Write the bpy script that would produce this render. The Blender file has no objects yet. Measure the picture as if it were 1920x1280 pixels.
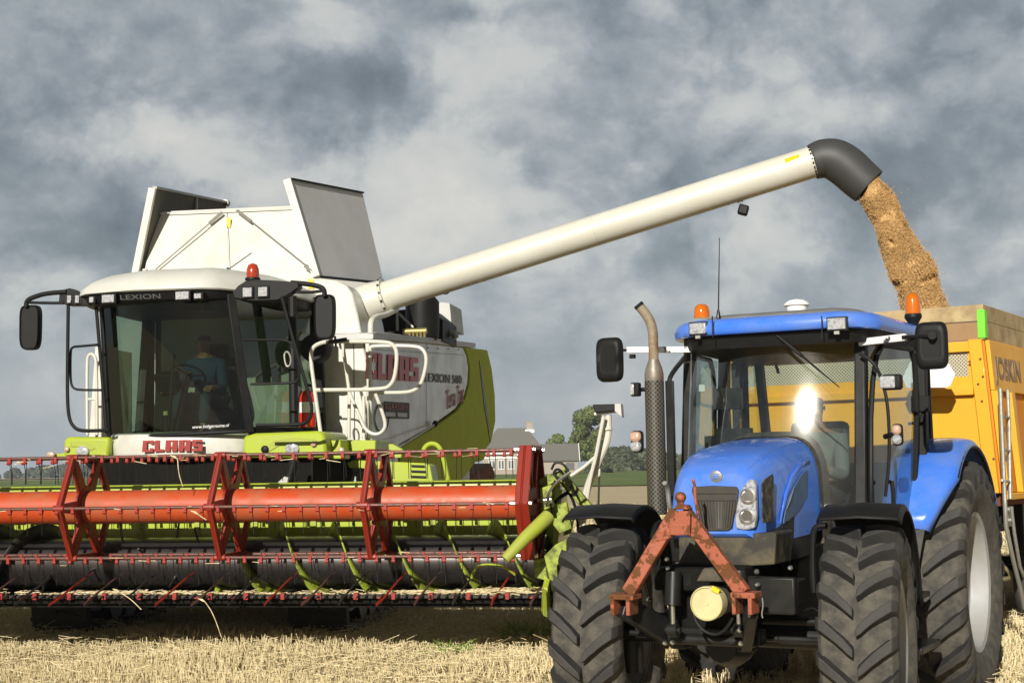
import bpy, math, random
import numpy as np
from mathutils import Vector, Matrix
random.seed(7)
rng = np.random.default_rng(7)
sc = bpy.context.scene
COL = sc.collection
# ---------------------------------------------------------------- camera
F = 2700.0; CAMH = 1.74
PITCH = math.radians(5.12); ROLL = math.radians(0.9)
FW = Vector((0, math.cos(PITCH), math.sin(PITCH))); UP = Vector((0, -math.sin(PITCH), math.cos(PITCH))); RI = Vector((1, 0, 0))
XC = RI*math.cos(ROLL) - UP*math.sin(ROLL); YC = RI*math.sin(ROLL) + UP*math.cos(ROLL)
cd = bpy.data.cameras.new('camera'); cam = bpy.data.objects.new('camera', cd); COL.objects.link(cam)
cd.sensor_width = 36; cd.lens = 36*F/1920; cd.clip_start = .1; cd.clip_end = 8000
M = Matrix((( XC.x, YC.x, -FW.x, 0), (XC.y, YC.y, -FW.y, 0), (XC.z, YC.z, -FW.z, CAMH), (0, 0, 0, 1)))
cam.matrix_world = M
sc.camera = cam
sc.view_settings.view_transform = 'Standard'; sc.view_settings.look = 'None'
sc.view_settings.exposure = 0.14; sc.view_settings.gamma = 1
sc.cycles.max_bounces = 8; sc.cycles.transparent_max_bounces = 24
# ---------------------------------------------------------------- sun + sky
SUN_EL = 23.0; SUN_AZ = 17.0      # sun stands behind the camera, a little to the left
el = math.radians(SUN_EL); az = math.radians(SUN_AZ)
to_sun = Vector((-math.sin(az)*math.cos(el), -math.cos(az)*math.cos(el), math.sin(el)))
sd = bpy.data.lights.new('sun', 'SUN'); sd.energy = 4.8; sd.angle = math.radians(.5); sd.color = (1, .955, .875)
so = bpy.data.objects.new('sun', sd); COL.objects.link(so); so.location = (-10, -20, 20)
so.rotation_euler = to_sun.to_track_quat('Z', 'Y').to_euler()
W = bpy.data.worlds.new('World'); sc.world = W; W.use_nodes = True
nt = W.node_tree; N = nt.nodes; L = nt.links; N.clear()
def nn(t, **k):
    n = N.new(t)
    for a, b in k.items(): setattr(n, a, b)
    return n
out = nn('ShaderNodeOutputWorld'); bg = nn('ShaderNodeBackground'); bg.inputs['Strength'].default_value = .1
L.new(bg.outputs[0], out.inputs[0])
sky = nn('ShaderNodeTexSky'); sky.sky_type = 'NISHITA'; sky.sun_disc = False
sky.sun_elevation = el; sky.sun_rotation = math.atan2(to_sun.x, to_sun.y)
sky.air_density = 1.2; sky.dust_density = 2.0
tc = nn('ShaderNodeTexCoord')
def vm(op, a, b=None):
    n = nn('ShaderNodeVectorMath', operation=op)
    for i, x in enumerate((a, b)):
        if x is None: continue
        if isinstance(x, (tuple, list, float, int)): n.inputs[i].default_value = x
        else: L.new(x, n.inputs[i])
    return n
def mt(op, a, b=None, c=None, clamp=False):
    n = nn('ShaderNodeMath', operation=op); n.use_clamp = clamp
    for i, x in enumerate((a, b, c)):
        if x is None: continue
        if isinstance(x, (float, int)): n.inputs[i].default_value = x
        else: L.new(x, n.inputs[i])
    return n.outputs[0]
def noise(vec, scale, detail, rough, dist=0.):
    n = nn('ShaderNodeTexNoise'); L.new(vec, n.inputs['Vector'])
    n.inputs['Scale'].default_value = scale; n.inputs['Detail'].default_value = detail
    n.inputs['Roughness'].default_value = rough; n.inputs['Distortion'].default_value = dist
    return n
D = vm('NORMALIZE', tc.outputs['Generated']).outputs[0]
n0 = noise(D, 8, 6, .62)
wob = vm('SUBTRACT', n0.outputs['Color'], (.5, .5, .5)).outputs[0]
wob = vm('MULTIPLY', wob, (.11, .0, .09)).outputs[0]
Dw = vm('ADD', D, wob).outputs[0]
Ds = vm('MULTIPLY', D, (1, 1, 1.35)).outputs[0]
n1 = noise(Ds, 7.5, 8, .62, .15)
n2 = noise(Ds, 19, 6, .62, .2)
val = mt('ADD', mt('MULTIPLY', mt('SUBTRACT', n1.outputs['Fac'], .5), 1.3), mt('MULTIPLY', mt('SUBTRACT', n2.outputs['Fac'], .5), .55))
blobs = [(310,232,150,62,.75),(820,80,80,50,.5),(920,130,80,70,.6),(1000,220,80,80,.3),(1030,50,90,50,.15),(640,320,200,36,.35),(760,430,130,75,.55),(1290,90,120,30,.3),(560,60,80,30,.25),(150,120,80,30,.3),(480,350,110,40,.45),
 (900,400,110,70,.4),(1450,490,85,42,.6),(1640,212,90,26,.45),(30,530,100,36,.55),(10,400,55,60,.4),(1340,175,200,40,.22),(1840,480,130,60,.35),(1040,560,120,50,.25),
 (40,30,130,40,.3),(1230,560,90,30,.3),(600,40,50,60,.35),(1060,400,110,90,.2),(1150,230,120,110,.15),
 (90,330,150,110,-.5),(90,170,110,70,-.4),(420,165,220,50,-.42),(690,150,95,75,-.6),(480,90,160,40,-.15),(1450,45,240,50,-.6),(960,20,260,22,-.3),(1800,60,200,50,-.3),(1010,320,90,50,-.2),(1260,340,110,60,-.35),(1820,330,150,95,-.35),
 (1290,500,140,45,-.35),(1620,300,120,60,-.3),(1700,110,160,50,-.1),(330,330,60,40,-.2),(230,430,140,60,-.35),(900,520,50,30,-.1),(1600,440,80,60,-.2),(1800,30,150,40,-.2)]
n3 = noise(vm('ADD', Ds, (3.1, 0, 1.7)).outputs[0], 8.5, 8, .58, .35)
ms = nn('ShaderNodeMapRange', interpolation_type='SMOOTHSTEP'); L.new(n3.outputs['Fac'], ms.inputs[0]); ms.inputs[1].default_value = .465; ms.inputs[2].default_value = .60; ms.inputs[3].default_value = -.11; ms.inputs[4].default_value = .12
vo = nn('ShaderNodeTexVoronoi', feature='F1'); L.new(vm('ADD', Ds, vm('MULTIPLY', wob, (1.2, 1, 1.2)).outputs[0]).outputs[0], vo.inputs['Vector'])
vo.inputs['Scale'].default_value = 15; vo.inputs['Detail'].default_value = 2.5; vo.inputs['Roughness'].default_value = .55
acc = mt('ADD', mt('ADD', val, ms.outputs[0]), mt('MULTIPLY', mt('SUBTRACT', .52, vo.outputs['Distance']), .42))
for (bx, by, sx, sy, a) in blobs:
    d = (FW + XC*((bx-960)/F) + YC*((640-by)/F)).normalized()
    q = vm('SUBTRACT', Dw, (d.x, 0, d.z)).outputs[0]
    q = vm('MULTIPLY', q, (F/(sx*1.02), 0, F/(sy*1.02))).outputs[0]
    ln = vm('DOT_PRODUCT', q, q).outputs['Value']
    e = mt('EXPONENT', mt('MULTIPLY', ln, -.75))
    acc = mt('ADD', acc, mt('MULTIPLY', e, a*.54))
sep = nn('ShaderNodeSeparateXYZ'); L.new(D, sep.inputs[0])
low = nn('ShaderNodeMapRange'); L.new(sep.outputs['Z'], low.inputs[0])
low.inputs[1].default_value = .0; low.inputs[2].default_value = .12; low.inputs[3].default_value = .6; low.inputs[4].default_value = 1.0
acc = mt('ADD', mt('MULTIPLY', mt('MULTIPLY', acc, low.outputs[0]), .72), .675)
ramp = nn('ShaderNodeValToRGB'); L.new(acc, ramp.inputs[0])
cr = ramp.color_ramp; cr.elements[0].position = .0; cr.elements[0].color = (1.18, 1.40, 1.64, 1)
cr.elements[1].position = 1.0; cr.elements[1].color = (6.2, 6.1, 5.75, 1)
for p, c in ((.28, (2.1, 2.42, 2.72, 1)), (.48, (3.3, 3.6, 3.86, 1)), (.70, (5.1, 5.2, 5.1, 1))):
    e = cr.elements.new(p); e.color = c
hz = nn('ShaderNodeMapRange'); L.new(sep.outputs['Z'], hz.inputs[0]); hz.inputs[1].default_value = .0; hz.inputs[2].default_value = .17; hz.inputs[3].default_value = .68; hz.inputs[4].default_value = .0
hm = nn('ShaderNodeMix', data_type='RGBA'); L.new(hz.outputs[0], hm.inputs[0]); L.new(ramp.outputs[0], hm.inputs[6]); hm.inputs[7].default_value = (3.5, 4.05, 4.55, 1)
ov = nn('ShaderNodeMapRange'); L.new(sep.outputs['Z'], ov.inputs[0]); ov.inputs[1].default_value = .34; ov.inputs[2].default_value = .62; ov.inputs[3].default_value = 1.0; ov.inputs[4].default_value = .32
bh = nn('ShaderNodeMapRange'); L.new(sep.outputs['Y'], bh.inputs[0]); bh.inputs[1].default_value = -.3; bh.inputs[2].default_value = .35; bh.inputs[3].default_value = .40; bh.inputs[4].default_value = 1.0
dk = vm('SCALE', hm.outputs[2]); L.new(mt('MULTIPLY', ov.outputs[0], bh.outputs[0]), dk.inputs['Scale'])  # unseen sky overhead and behind the camera dimmed to weaken the ambient light
mx = nn('ShaderNodeMix', data_type='RGBA'); mx.inputs[0].default_value = .93
L.new(sky.outputs[0], mx.inputs[6]); L.new(dk.outputs[0], mx.inputs[7]); L.new(mx.outputs[2], bg.inputs[0])

# ---------------------------------------------------------------- frames: vehicle-local coordinates
class Frame:
    def __init__(s, ox, oy, deg):
        t = math.radians(deg); s.th = t; s.o = Vector((ox, oy, 0))
        s.X = Vector((math.cos(t), -math.sin(t), 0)); s.Y = Vector((math.sin(t), math.cos(t), 0))
    def at(s, px, py, ax, val):
        r = FW + XC*((px-960)/F) + YC*((640-py)/F)
        d = (r.dot(s.X), r.dot(s.Y), r.z); rel = Vector((0, 0, CAMH)) - s.o
        o = (rel.dot(s.X), rel.dot(s.Y), CAMH); i = 'xyz'.index(ax); t = (val-o[i])/d[i]
        return Vector([o[j]+t*d[j] for j in range(3)])
def plane_at(fr, px, py, p0, p1, p2):
    n = (p1-p0).cross(p2-p0); a = fr.at(px, py, 'y', 1.0); b = fr.at(px, py, 'y', 9.0); d = b-a
    return a+d*((p0-a).dot(n)/d.dot(n))
TR = Frame(1.42, 9.54, 28); CO = Frame(-3.83, 14.03, 9.5); TL = Frame(4.37, 13.4, 33); WO = Frame(0, 0, 0)
def outline(fr, pts, ax, val): return [fr.at(x, y, ax, val) for x, y in pts]

# ---------------------------------------------------------------- materials
def mat(name, col, rough=.5, metal=0., dirt=None, dscale=6., damt=.5, dsharp=.25, bump=0., bscale=60., coat=0., col2=None, c2scale=3., spec=.5, drough=None, dthr=.58):
    m = bpy.data.materials.new(name); m.use_nodes = True
    t = m.node_tree; n = t.nodes; l = t.links; b = n['Principled BSDF']
    b.inputs['Roughness'].default_value = rough; b.inputs['Metallic'].default_value = metal
    b.inputs['Coat Weight'].default_value = coat; b.inputs['Coat Roughness'].default_value = .08
    b.inputs['Specular IOR Level'].default_value = spec
    b.inputs['Base Color'].default_value = (*col, 1)
    tcn = n.new('ShaderNodeTexCoord'); src = tcn.outputs['Object']
    last = None
    if col2:
        a = n.new('ShaderNodeTexNoise'); a.inputs['Scale'].default_value = c2scale; a.inputs['Detail'].default_value = 6; l.new(src, a.inputs['Vector'])
        mr = n.new('ShaderNodeMapRange'); mr.inputs[1].default_value = .35; mr.inputs[2].default_value = .65; l.new(a.outputs['Fac'], mr.inputs[0])
        x = n.new('ShaderNodeMix'); x.data_type = 'RGBA'; x.inputs[6].default_value = (*col, 1); x.inputs[7].default_value = (*col2, 1)
        l.new(mr.outputs[0], x.inputs[0]); last = x.outputs[2]
    if dirt:
        a = n.new('ShaderNodeTexNoise'); a.inputs['Scale'].default_value = dscale; a.inputs['Detail'].default_value = 9; a.inputs['Roughness'].default_value = .65; l.new(src, a.inputs['Vector'])
        mr = n.new('ShaderNodeMapRange'); mr.inputs[1].default_value = dthr-dsharp; mr.inputs[2].default_value = dthr+dsharp; mr.inputs[4].default_value = damt; l.new(a.outputs['Fac'], mr.inputs[0])
        x = n.new('ShaderNodeMix'); x.data_type = 'RGBA'; x.inputs[6].default_value = (*col, 1); x.inputs[7].default_value = (*dirt, 1)
        if last: l.new(last, x.inputs[6])
        l.new(mr.outputs[0], x.inputs[0]); last = x.outputs[2]
        r2 = n.new('ShaderNodeMapRange'); l.new(mr.outputs[0], r2.inputs[0]); r2.inputs[3].default_value = rough; r2.inputs[4].default_value = drough if drough else min(1, rough+.35)
        l.new(r2.outputs[0], b.inputs['Roughness'])
    if last: l.new(last, b.inputs['Base Color'])
    if bump:
        a = n.new('ShaderNodeTexNoise'); a.inputs['Scale'].default_value = bscale; a.inputs['Detail'].default_value = 5; l.new(src, a.inputs['Vector'])
        bp = n.new('ShaderNodeBump'); bp.inputs['Strength'].default_value = bump; bp.inputs['Distance'].default_value = .01; l.new(a.outputs['Fac'], bp.inputs['Height']); l.new(bp.outputs[0], b.inputs['Normal'])
    return m
DUST = (.30, .25, .17)
white = mat('white_paint', (.68, .67, .60), .3, dirt=(.42, .39, .30), dscale=2.6, damt=.6, coat=.3, dthr=.56, dsharp=.16)
whitegr = mat('roof_white', (.60, .60, .55), .4, dirt=(.42, .39, .30), dscale=3, damt=.5)
tubewhite = mat('tube_white', (.65, .64, .56), .32, dirt=(.47, .42, .29), dscale=1.6, damt=.5, coat=.2)
grey = mat('side_grey', (.50, .50, .48), .4, dirt=(.36, .33, .25), dscale=2, damt=.6)
green = mat('lime_paint', (.40, .50, .025), .32, dirt=(.30, .32, .07), dscale=4, damt=.6, coat=.2)
greenw = mat('lime_worn', (.32, .40, .035), .5, dirt=(.05, .05, .028), dscale=9, damt=.9, dsharp=.1, dthr=.54)
limeside = mat('lime_side', (.42, .50, .02), .65, dirt=(.34, .37, .06), dscale=3, damt=.6, spec=.15)
dgreen = mat('lime_dusty', (.36, .42, .035), .5, dirt=(.28, .27, .10), dscale=3, damt=.6)
orange = mat('reel_orange', (.50, .062, .011), .42, dirt=(.36, .12, .05), dscale=4, damt=.7, dthr=.54, dsharp=.12, coat=.15)
red = mat('spider_red', (.26, .015, .006), .4, dirt=(.16, .03, .012), dscale=8, damt=.6)
barm = mat('bar_worn', (.13, .045, .03), .4, .4, dirt=(.12, .10, .085), dscale=30, damt=.9)
clipred = mat('clip_red', (.30, .018, .010), .45)
steel = mat('worn_steel', (.11, .105, .105), .22, .8, dirt=(.05, .035, .025), dscale=7, damt=.75, drough=.5, dthr=.5)
dsteel = mat('dark_steel', (.032, .030, .028), .42, .4, dirt=(.055, .045, .033), dscale=9, damt=.6)
black = mat('black_plastic', (.008, .008, .008), .5, dirt=(.032, .03, .025), dscale=5, damt=.3, spec=.22)
blackm = mat('black_metal', (.009, .010, .010), .34, .0, dirt=(.04, .034, .025), dscale=8, damt=.5, spec=.35)
blackdust = mat('black_dusty', (.028, .027, .024), .6, dirt=(.17, .14, .085), dscale=6, damt=.85, dsharp=.2)
chrome = mat('bright_metal', (.75, .74, .70), .22, .95)
zinc = mat('galvanised', (.42, .42, .38), .45, .6, dirt=(.24, .20, .14), dscale=30, damt=.7)
blue = mat('blue_paint', (.042, .185, .76), .22, dirt=(.20, .27, .48), dscale=4.5, damt=.5, dthr=.53, dsharp=.2, coat=.6)
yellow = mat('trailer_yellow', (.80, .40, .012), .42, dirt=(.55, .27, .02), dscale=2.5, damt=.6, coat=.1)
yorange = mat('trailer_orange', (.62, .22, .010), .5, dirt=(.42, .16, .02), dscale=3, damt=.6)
rust = mat('rust_brown', (.12, .035, .015), .85, dirt=(.22, .07, .02), dscale=20, damt=.8)
deepb = mat('grimy_shade_black', (.006, .006, .005), .85, dirt=(.020, .017, .012), dscale=6, damt=.6, spec=.15)  # near-black base puts the shade under the machines into the colour; grime noise on top
rubdark = mat('lug_shade_rubber', (.016, .016, .016), .7, dirt=(.05, .046, .038), dscale=12, damt=.6)  # lug side faces: their shadow side is painted as darker rubber
rubdust = mat('dusty_rubber', (.050, .047, .040), .9, dirt=(.115, .105, .083), dscale=11, damt=.95, dthr=.5, dsharp=.12, bump=.4, bscale=50)
frame_red = mat('rusted_salmon', (.34, .088, .042), .6, dirt=(.13, .048, .014), dscale=9, damt=1., dsharp=.015, dthr=.50, bump=.3, bscale=50)
rubber = mat('tyre_rubber', (.032, .032, .031), .7, dirt=(.085, .08, .066), dscale=7, damt=.9, dsharp=.25, bump=.35, bscale=70)
rimw = mat('rim_grey', (.36, .37, .37), .5, dirt=(.22, .18, .11), dscale=3, damt=.6)
creamcap = mat('cream_cap', (.66, .60, .32), .5, dirt=(.42, .35, .17), dscale=9, damt=.6, dthr=.5)
wood = mat('board_wood', (.50, .38, .20), .75, col2=(.38, .27, .13), c2scale=4, dirt=(.22, .16, .09), dscale=7, damt=.8, dsharp=.15, bump=.3, bscale=40)
ylw = mat('warning_yellow', (.85, .62, .02), .4)
redlabel = mat('label_red', (.55, .04, .03), .4)
dkprint = mat('print_grey', (.10, .10, .10), .5)
brprint = mat('print_brown', (.26, .17, .09), .6)
whprint = mat('print_white', (.85, .85, .82), .5)
pinkprint = mat('print_pink', (.42, .12, .10), .5)
limepl = mat('bright_green', (.18, .72, .03), .5)
seatm = mat('seat_fabric', (.045, .05, .055), .9)
skin = mat('skin', (.34, .17, .10), .55)
shirtb = mat('shirt_blue', (.018, .045, .11), .85)
jeans = mat('denim', (.03, .05, .085), .9, bump=.4, bscale=90)
hairm = mat('hair_brown', (.09, .055, .03), .8)
redcan = mat('extinguisher_red', (.62, .03, .015), .3, coat=.3)
trunkm = mat('bark', (.10, .075, .05), .9)
brick = mat('brick', (.36, .31, .25), .85, dirt=(.35, .30, .24), dscale=3, damt=.5)
rooft = mat('roof_tile', (.15, .145, .13), .8, dirt=(.16, .15, .12), dscale=1.5, damt=.7)
def simple(name, col, rough=.4, **k):
    m = bpy.data.materials.new(name); m.use_nodes = True; b = m.node_tree.nodes['Principled BSDF']
    b.inputs['Base Color'].default_value = (*col, 1); b.inputs['Roughness'].default_value = rough
    for a, v in k.items(): b.inputs[a.replace('_', ' ')].default_value = v
    return m
amber = simple('amber_lens', (.85, .22, .01), .12, Transmission_Weight=.45, Coat_Weight=.5)
ambred = simple('amber_red_lens', (.50, .06, .02), .15, Transmission_Weight=.3, Coat_Weight=.5)
lens = mat('lamp_lens', (.66, .67, .68), .12, .4, dirt=(.16, .16, .17), dscale=45, damt=.9, dsharp=.10, drough=.15, coat=1.)
lamb = mat('indicator_lens', (.62, .36, .24), .2, .2, dirt=(.7, .6, .5), dscale=20, damt=.6, coat=.5)
def glassmat(name, tint, gl=.09, rough=.02, dusty=0., drough=.25):
    m = bpy.data.materials.new(name); m.use_nodes = True; t = m.node_tree; n = t.nodes; l = t.links; n.clear()
    o = n.new('ShaderNodeOutputMaterial'); tr = n.new('ShaderNodeBsdfTransparent'); tr.inputs[0].default_value = (*tint, 1)
    g = n.new('ShaderNodeBsdfGlossy'); g.inputs['Roughness'].default_value = rough; g.inputs[0].default_value = (.9, .93, .95, 1)
    fr = n.new('ShaderNodeFresnel'); ge = n.new('ShaderNodeNewGeometry'); io = n.new('ShaderNodeMath'); io.operation = 'MULTIPLY_ADD'; l.new(ge.outputs['Backfacing'], io.inputs[0]); io.inputs[1].default_value = -.8333; io.inputs[2].default_value = 1.5; l.new(io.outputs[0], fr.inputs[0])
    ad = n.new('ShaderNodeMath'); ad.operation = 'ADD'; ad.inputs[1].default_value = gl-.04; ad.use_clamp = True; l.new(fr.outputs[0], ad.inputs[0])
    mx = n.new('ShaderNodeMixShader'); l.new(ad.outputs[0], mx.inputs[0]); l.new(tr.outputs[0], mx.inputs[1]); l.new(g.outputs[0], mx.inputs[2])
    last = mx.outputs[0]
    if dusty:
        tcn = n.new('ShaderNodeTexCoord'); ns = n.new('ShaderNodeTexNoise'); ns.inputs['Scale'].default_value = 3.5; ns.inputs['Detail'].default_value = 8; l.new(tcn.outputs['Object'], ns.inputs['Vector'])
        mr = n.new('ShaderNodeMapRange'); mr.inputs[1].default_value = .3; mr.inputs[2].default_value = .8; mr.inputs[4].default_value = dusty; l.new(ns.outputs['Fac'], mr.inputs[0])
        g2 = n.new('ShaderNodeBsdfGlossy'); g2.inputs['Roughness'].default_value = drough; g2.inputs[0].default_value = (.8, .8, .75, 1)
        m2 = n.new('ShaderNodeMixShader'); l.new(mr.outputs[0], m2.inputs[0]); l.new(last, m2.inputs[1]); l.new(g2.outputs[0], m2.inputs[2]); last = m2.outputs[0]
    l.new(last, o.inputs[0]); return m
g_comb = glassmat('combine_glass', (.38, .48, .37), .045, dusty=.004, drough=.4)
g_cside = glassmat('combine_side_glass', (.90, .98, .86), .03)
g_trac = glassmat('tractor_glass', (.74, .83, .78), .14, dusty=.16, drough=.15)
g_side = glassmat('tractor_side_glass', (.62, .72, .70), .12, dusty=.05)

# ---------------------------------------------------------------- mesh builder
class MB:
    def __init__(s): s.v = []; s.f = []; s.m = []; s.k = 0; s.g = []
    def add(s, vs, fs):
        b = len(s.v); s.g.append((b, len(s.f))); s.v += [tuple(p) for p in vs]
        for f in fs: s.f.append([b+i for i in f]); s.m.append(s.k)
        return s
    def hexa(s, p):   # 8 points: bottom ring 0-3, top ring 4-7
        return s.add(p, [(3,2,1,0),(4,5,6,7),(0,1,5,4),(1,2,6,5),(2,3,7,6),(3,0,4,7)])
    def box(s, c, d, rot=None):
        h = [x/2 for x in d]; P = []
        for z in (-1, 1):
            for x, y in ((-1,-1),(1,-1),(1,1),(-1,1)):
                q = Vector((x*h[0], y*h[1], z*h[2]))
                if rot is not None: q = rot @ q
                P.append(q+Vector(c))
        return s.hexa(P)
    def b2(s, lo, hi): return s.box([(a+b)/2 for a, b in zip(lo, hi)], [abs(b-a) for a, b in zip(lo, hi)])
    def beam(s, a, b, w, h, w2=None, h2=None, upv=(0,0,1)):
        a = Vector(a); b = Vector(b); d = (b-a).normalized(); u = Vector(upv)
        r = d.cross(u)
        if r.length < 1e-4: r = d.cross(Vector((0,1,0)))
        r.normalize(); u = r.cross(d); w2 = w2 or w; h2 = h2 or h
        P = [a-r*w/2-u*h/2, a+r*w/2-u*h/2, b+r*w2/2-u*h2/2, b-r*w2/2-u*h2/2, a-r*w/2+u*h/2, a+r*w/2+u*h/2, b+r*w2/2+u*h2/2, b-r*w2/2+u*h2/2]
        return s.hexa(P)
    def tube(s, path, r, n=8, closed=False):
        path = [Vector(p) for p in path]; K = len(path); rr = r if isinstance(r, (list, tuple)) else [r]*K
        T = []
        for i in range(K):
            if closed: d = path[(i+1) % K]-path[i-1]
            else: d = path[min(i+1, K-1)]-path[max(i-1, 0)]
            T.append(d.normalized())
        u = T[0].orthogonal().normalized(); R = []
        for i in range(K):
            u = (u-T[i]*u.dot(T[i])); u.normalize(); w = T[i].cross(u)
            R.append([path[i]+(u*math.cos(2*math.pi*j/n)+w*math.sin(2*math.pi*j/n))*rr[i] for j in range(n)])
        vs = [p for ring in R for p in ring]; fs = []
        for i in range(K if closed else K-1):
            i2 = (i+1) % K
            for j in range(n): j2 = (j+1) % n; fs.append((i*n+j, i*n+j2, i2*n+j2, i2*n+j))
        if not closed: fs.append(tuple(range(n))[::-1]); fs.append(tuple((K-1)*n+j for j in range(n)))
        return s.add(vs, fs)
    def lathe(s, prof, c=(0,0,0), axis=(0,0,1), n=24, cap=True):
        ax = Vector(axis).normalized(); u = ax.orthogonal().normalized(); w = ax.cross(u); c = Vector(c); vs = []; fs = []
        for r, z in prof:
            for j in range(n):
                a = 2*math.pi*j/n; vs.append(c+ax*z+(u*math.cos(a)+w*math.sin(a))*r)
        for i in range(len(prof)-1):
            for j in range(n): j2 = (j+1) % n; fs.append((i*n+j, i*n+j2, (i+1)*n+j2, (i+1)*n+j))
        if cap:
            fs.append(tuple(range(n))[::-1]); fs.append(tuple((len(prof)-1)*n+j for j in range(n)))
        return s.add(vs, fs)
    def prism(s, pts, off):
        pts = [Vector(p) for p in pts]; o = Vector(off); n = len(pts)
        vs = pts+[p+o for p in pts]; fs = [tuple(range(n))[::-1], tuple(range(n, 2*n))]
        for i in range(n): j = (i+1) % n; fs.append((i, j, n+j, n+i))
        return s.add(vs, fs)
    def grid(s, rows, close=False):
        n = len(rows[0]); vs = [p for r in rows for p in r]; fs = []
        for i in range(len(rows)-1):
            for j in range(n if close else n-1): j2 = (j+1) % n; fs.append((i*n+j, i*n+j2, (i+1)*n+j2, (i+1)*n+j))
        return s.add(vs, fs)
    def each(s, name, m, parent=None, **k):   # every closed piece becomes a part of its own
        out = []
        for i, (v0, f0) in enumerate(s.g):
            v1, f1 = s.g[i+1] if i+1 < len(s.g) else (len(s.v), len(s.f))
            q = MB(); q.v = s.v[v0:v1]; q.f = [[j-v0 for j in f] for f in s.f[f0:f1]]; q.m = [0]*len(q.f)
            out.append(q.build(name, m, parent, **k))
        return out
    def build(s, name, m, parent=None, bevel=0, smooth=35, solid=0, rc=True):
        me = bpy.data.meshes.new(name); me.from_pydata(s.v, [], s.f)
        ms = m if isinstance(m, (list, tuple)) else [m]
        for x in ms: me.materials.append(x)
        if len(ms) > 1: me.polygons.foreach_set('material_index', s.m)
        import bmesh
        if rc:
            b = bmesh.new(); b.from_mesh(me); bmesh.ops.recalc_face_normals(b, faces=b.faces); b.to_mesh(me); b.free()
        if smooth:
            me.polygons.foreach_set('use_smooth', [True]*len(me.polygons)); me.set_sharp_from_angle(angle=math.radians(smooth))
        o = bpy.data.objects.new(name, me); COL.objects.link(o)
        if parent is not None: o.parent = parent
        if solid:
            q = o.modifiers.new('solid', 'SOLIDIFY'); q.thickness = solid; q.offset = 0
        if bevel:
            q = o.modifiers.new('bevel', 'BEVEL'); q.width = bevel; q.segments = 2; q.limit_method = 'ANGLE'; q.angle_limit = math.radians(40); q.harden_normals = False
        return o
def tag(o, label=None, cat=None, group=None, kind=None):
    for k, x in (('label', label), ('category', cat), ('group', group), ('kind', kind)):
        if x: o[k] = x
    return o
def empty(name, fr, label, cat):
    o = bpy.data.objects.new(name, None); COL.objects.link(o); o.location = fr.o; o.rotation_euler = (0, 0, -fr.th)
    o.empty_display_size = .3; return tag(o, label, cat)
def arcpts(c, r, a0, a1, n, ex, ey):
    return [Vector(c)+Vector(ex)*(r*math.cos(math.radians(a0+(a1-a0)*i/n)))+Vector(ey)*(r*math.sin(math.radians(a0+(a1-a0)*i/n))) for i in range(n+1)]
def smoothpath(pts, it=2, closed=False):
    pts = [Vector(p) for p in pts]
    for _ in range(it):
        q = [] if closed else [pts[0]]
        K = len(pts)
        for i in range(K if closed else K-1):
            a = pts[i]; b = pts[(i+1) % K]; q += [a*.75+b*.25, a*.25+b*.75]
        if not closed: q.append(pts[-1])
        pts = q
    return pts
def text(body, name, m, parent, org, xd, zd, size, extrude=.002, shear=0, width=None, spacing=1.0, bold=0.):
    cu = bpy.data.curves.new(name, 'FONT'); cu.body = body; cu.size = size; cu.extrude = extrude; cu.shear = shear; cu.space_character = spacing; cu.offset = bold
    t = bpy.data.objects.new('tmp', cu); COL.objects.link(t); bpy.context.view_layer.update()
    me = bpy.data.meshes.new_from_object(t.evaluated_get(bpy.context.evaluated_depsgraph_get())); me.name = name
    bpy.data.objects.remove(t)
    xs = [v.co.x for v in me.vertices]; w0 = max(xs)-min(xs); k = (width/w0) if width else 1
    xd = Vector(xd).normalized(); zd = Vector(zd).normalized(); nd = xd.cross(zd); org = Vector(org)
    for v in me.vertices:
        p = v.co.copy(); v.co = org+xd*(p.x-min(xs))*k+zd*p.y+nd*p.z
    me.materials.clear(); me.materials.append(m); o = bpy.data.objects.new(name, me); COL.objects.link(o); o.parent = parent
    return o
GL = {  # block capitals on a 4 x 5 grid
 'C': [[(0,0),(0,5),(3.6,5),(3.6,3.3),(2.5,3.3),(2.5,4.1),(1.4,4.1),(1.4,.9),(2.5,.9),(2.5,1.7),(3.6,1.7),(3.6,0)]],
 'L': [[(0,0),(0,5),(1.5,5),(1.5,1.1),(3.1,1.1),(3.1,0)]],
 'A': [[(0,0),(0,5),(1.65,5),(1.65,0)],[(2.25,0),(2.25,5),(3.9,5),(3.9,0)],[(1.65,1.4),(1.65,2.3),(2.25,2.3),(2.25,1.4)],[(1.65,4.3),(1.65,5),(2.25,5),(2.25,4.3)]],
 'S': [[(0,0),(0,1.1),(2.2,1.1),(2.2,2.0),(0,2.0),(0,5),(3.4,5),(3.4,3.9),(1.3,3.9),(1.3,3.0),(3.6,3.0),(3.6,0)]]}
def blocktext(word, name, m, parent, org, xd, zd, h, width, depth=.003, slant=.06):
    xd = Vector(xd).normalized(); zd = Vector(zd).normalized(); nd = xd.cross(zd).normalized()*depth; org = Vector(org)
    tot = sum(max(p[0] for q in GL[c] for p in q)+.45 for c in word)-.45; k = width/tot; x = 0; mb = MB()
    for c in word:
        for pl in GL[c]: mb.prism([org+xd*(x+px+py*slant)*k+zd*(py*h/5) for px, py in pl], nd)
        x += max(p[0] for q in GL[c] for p in q)+.45
    return mb.build(name, m, parent, smooth=0)
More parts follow.
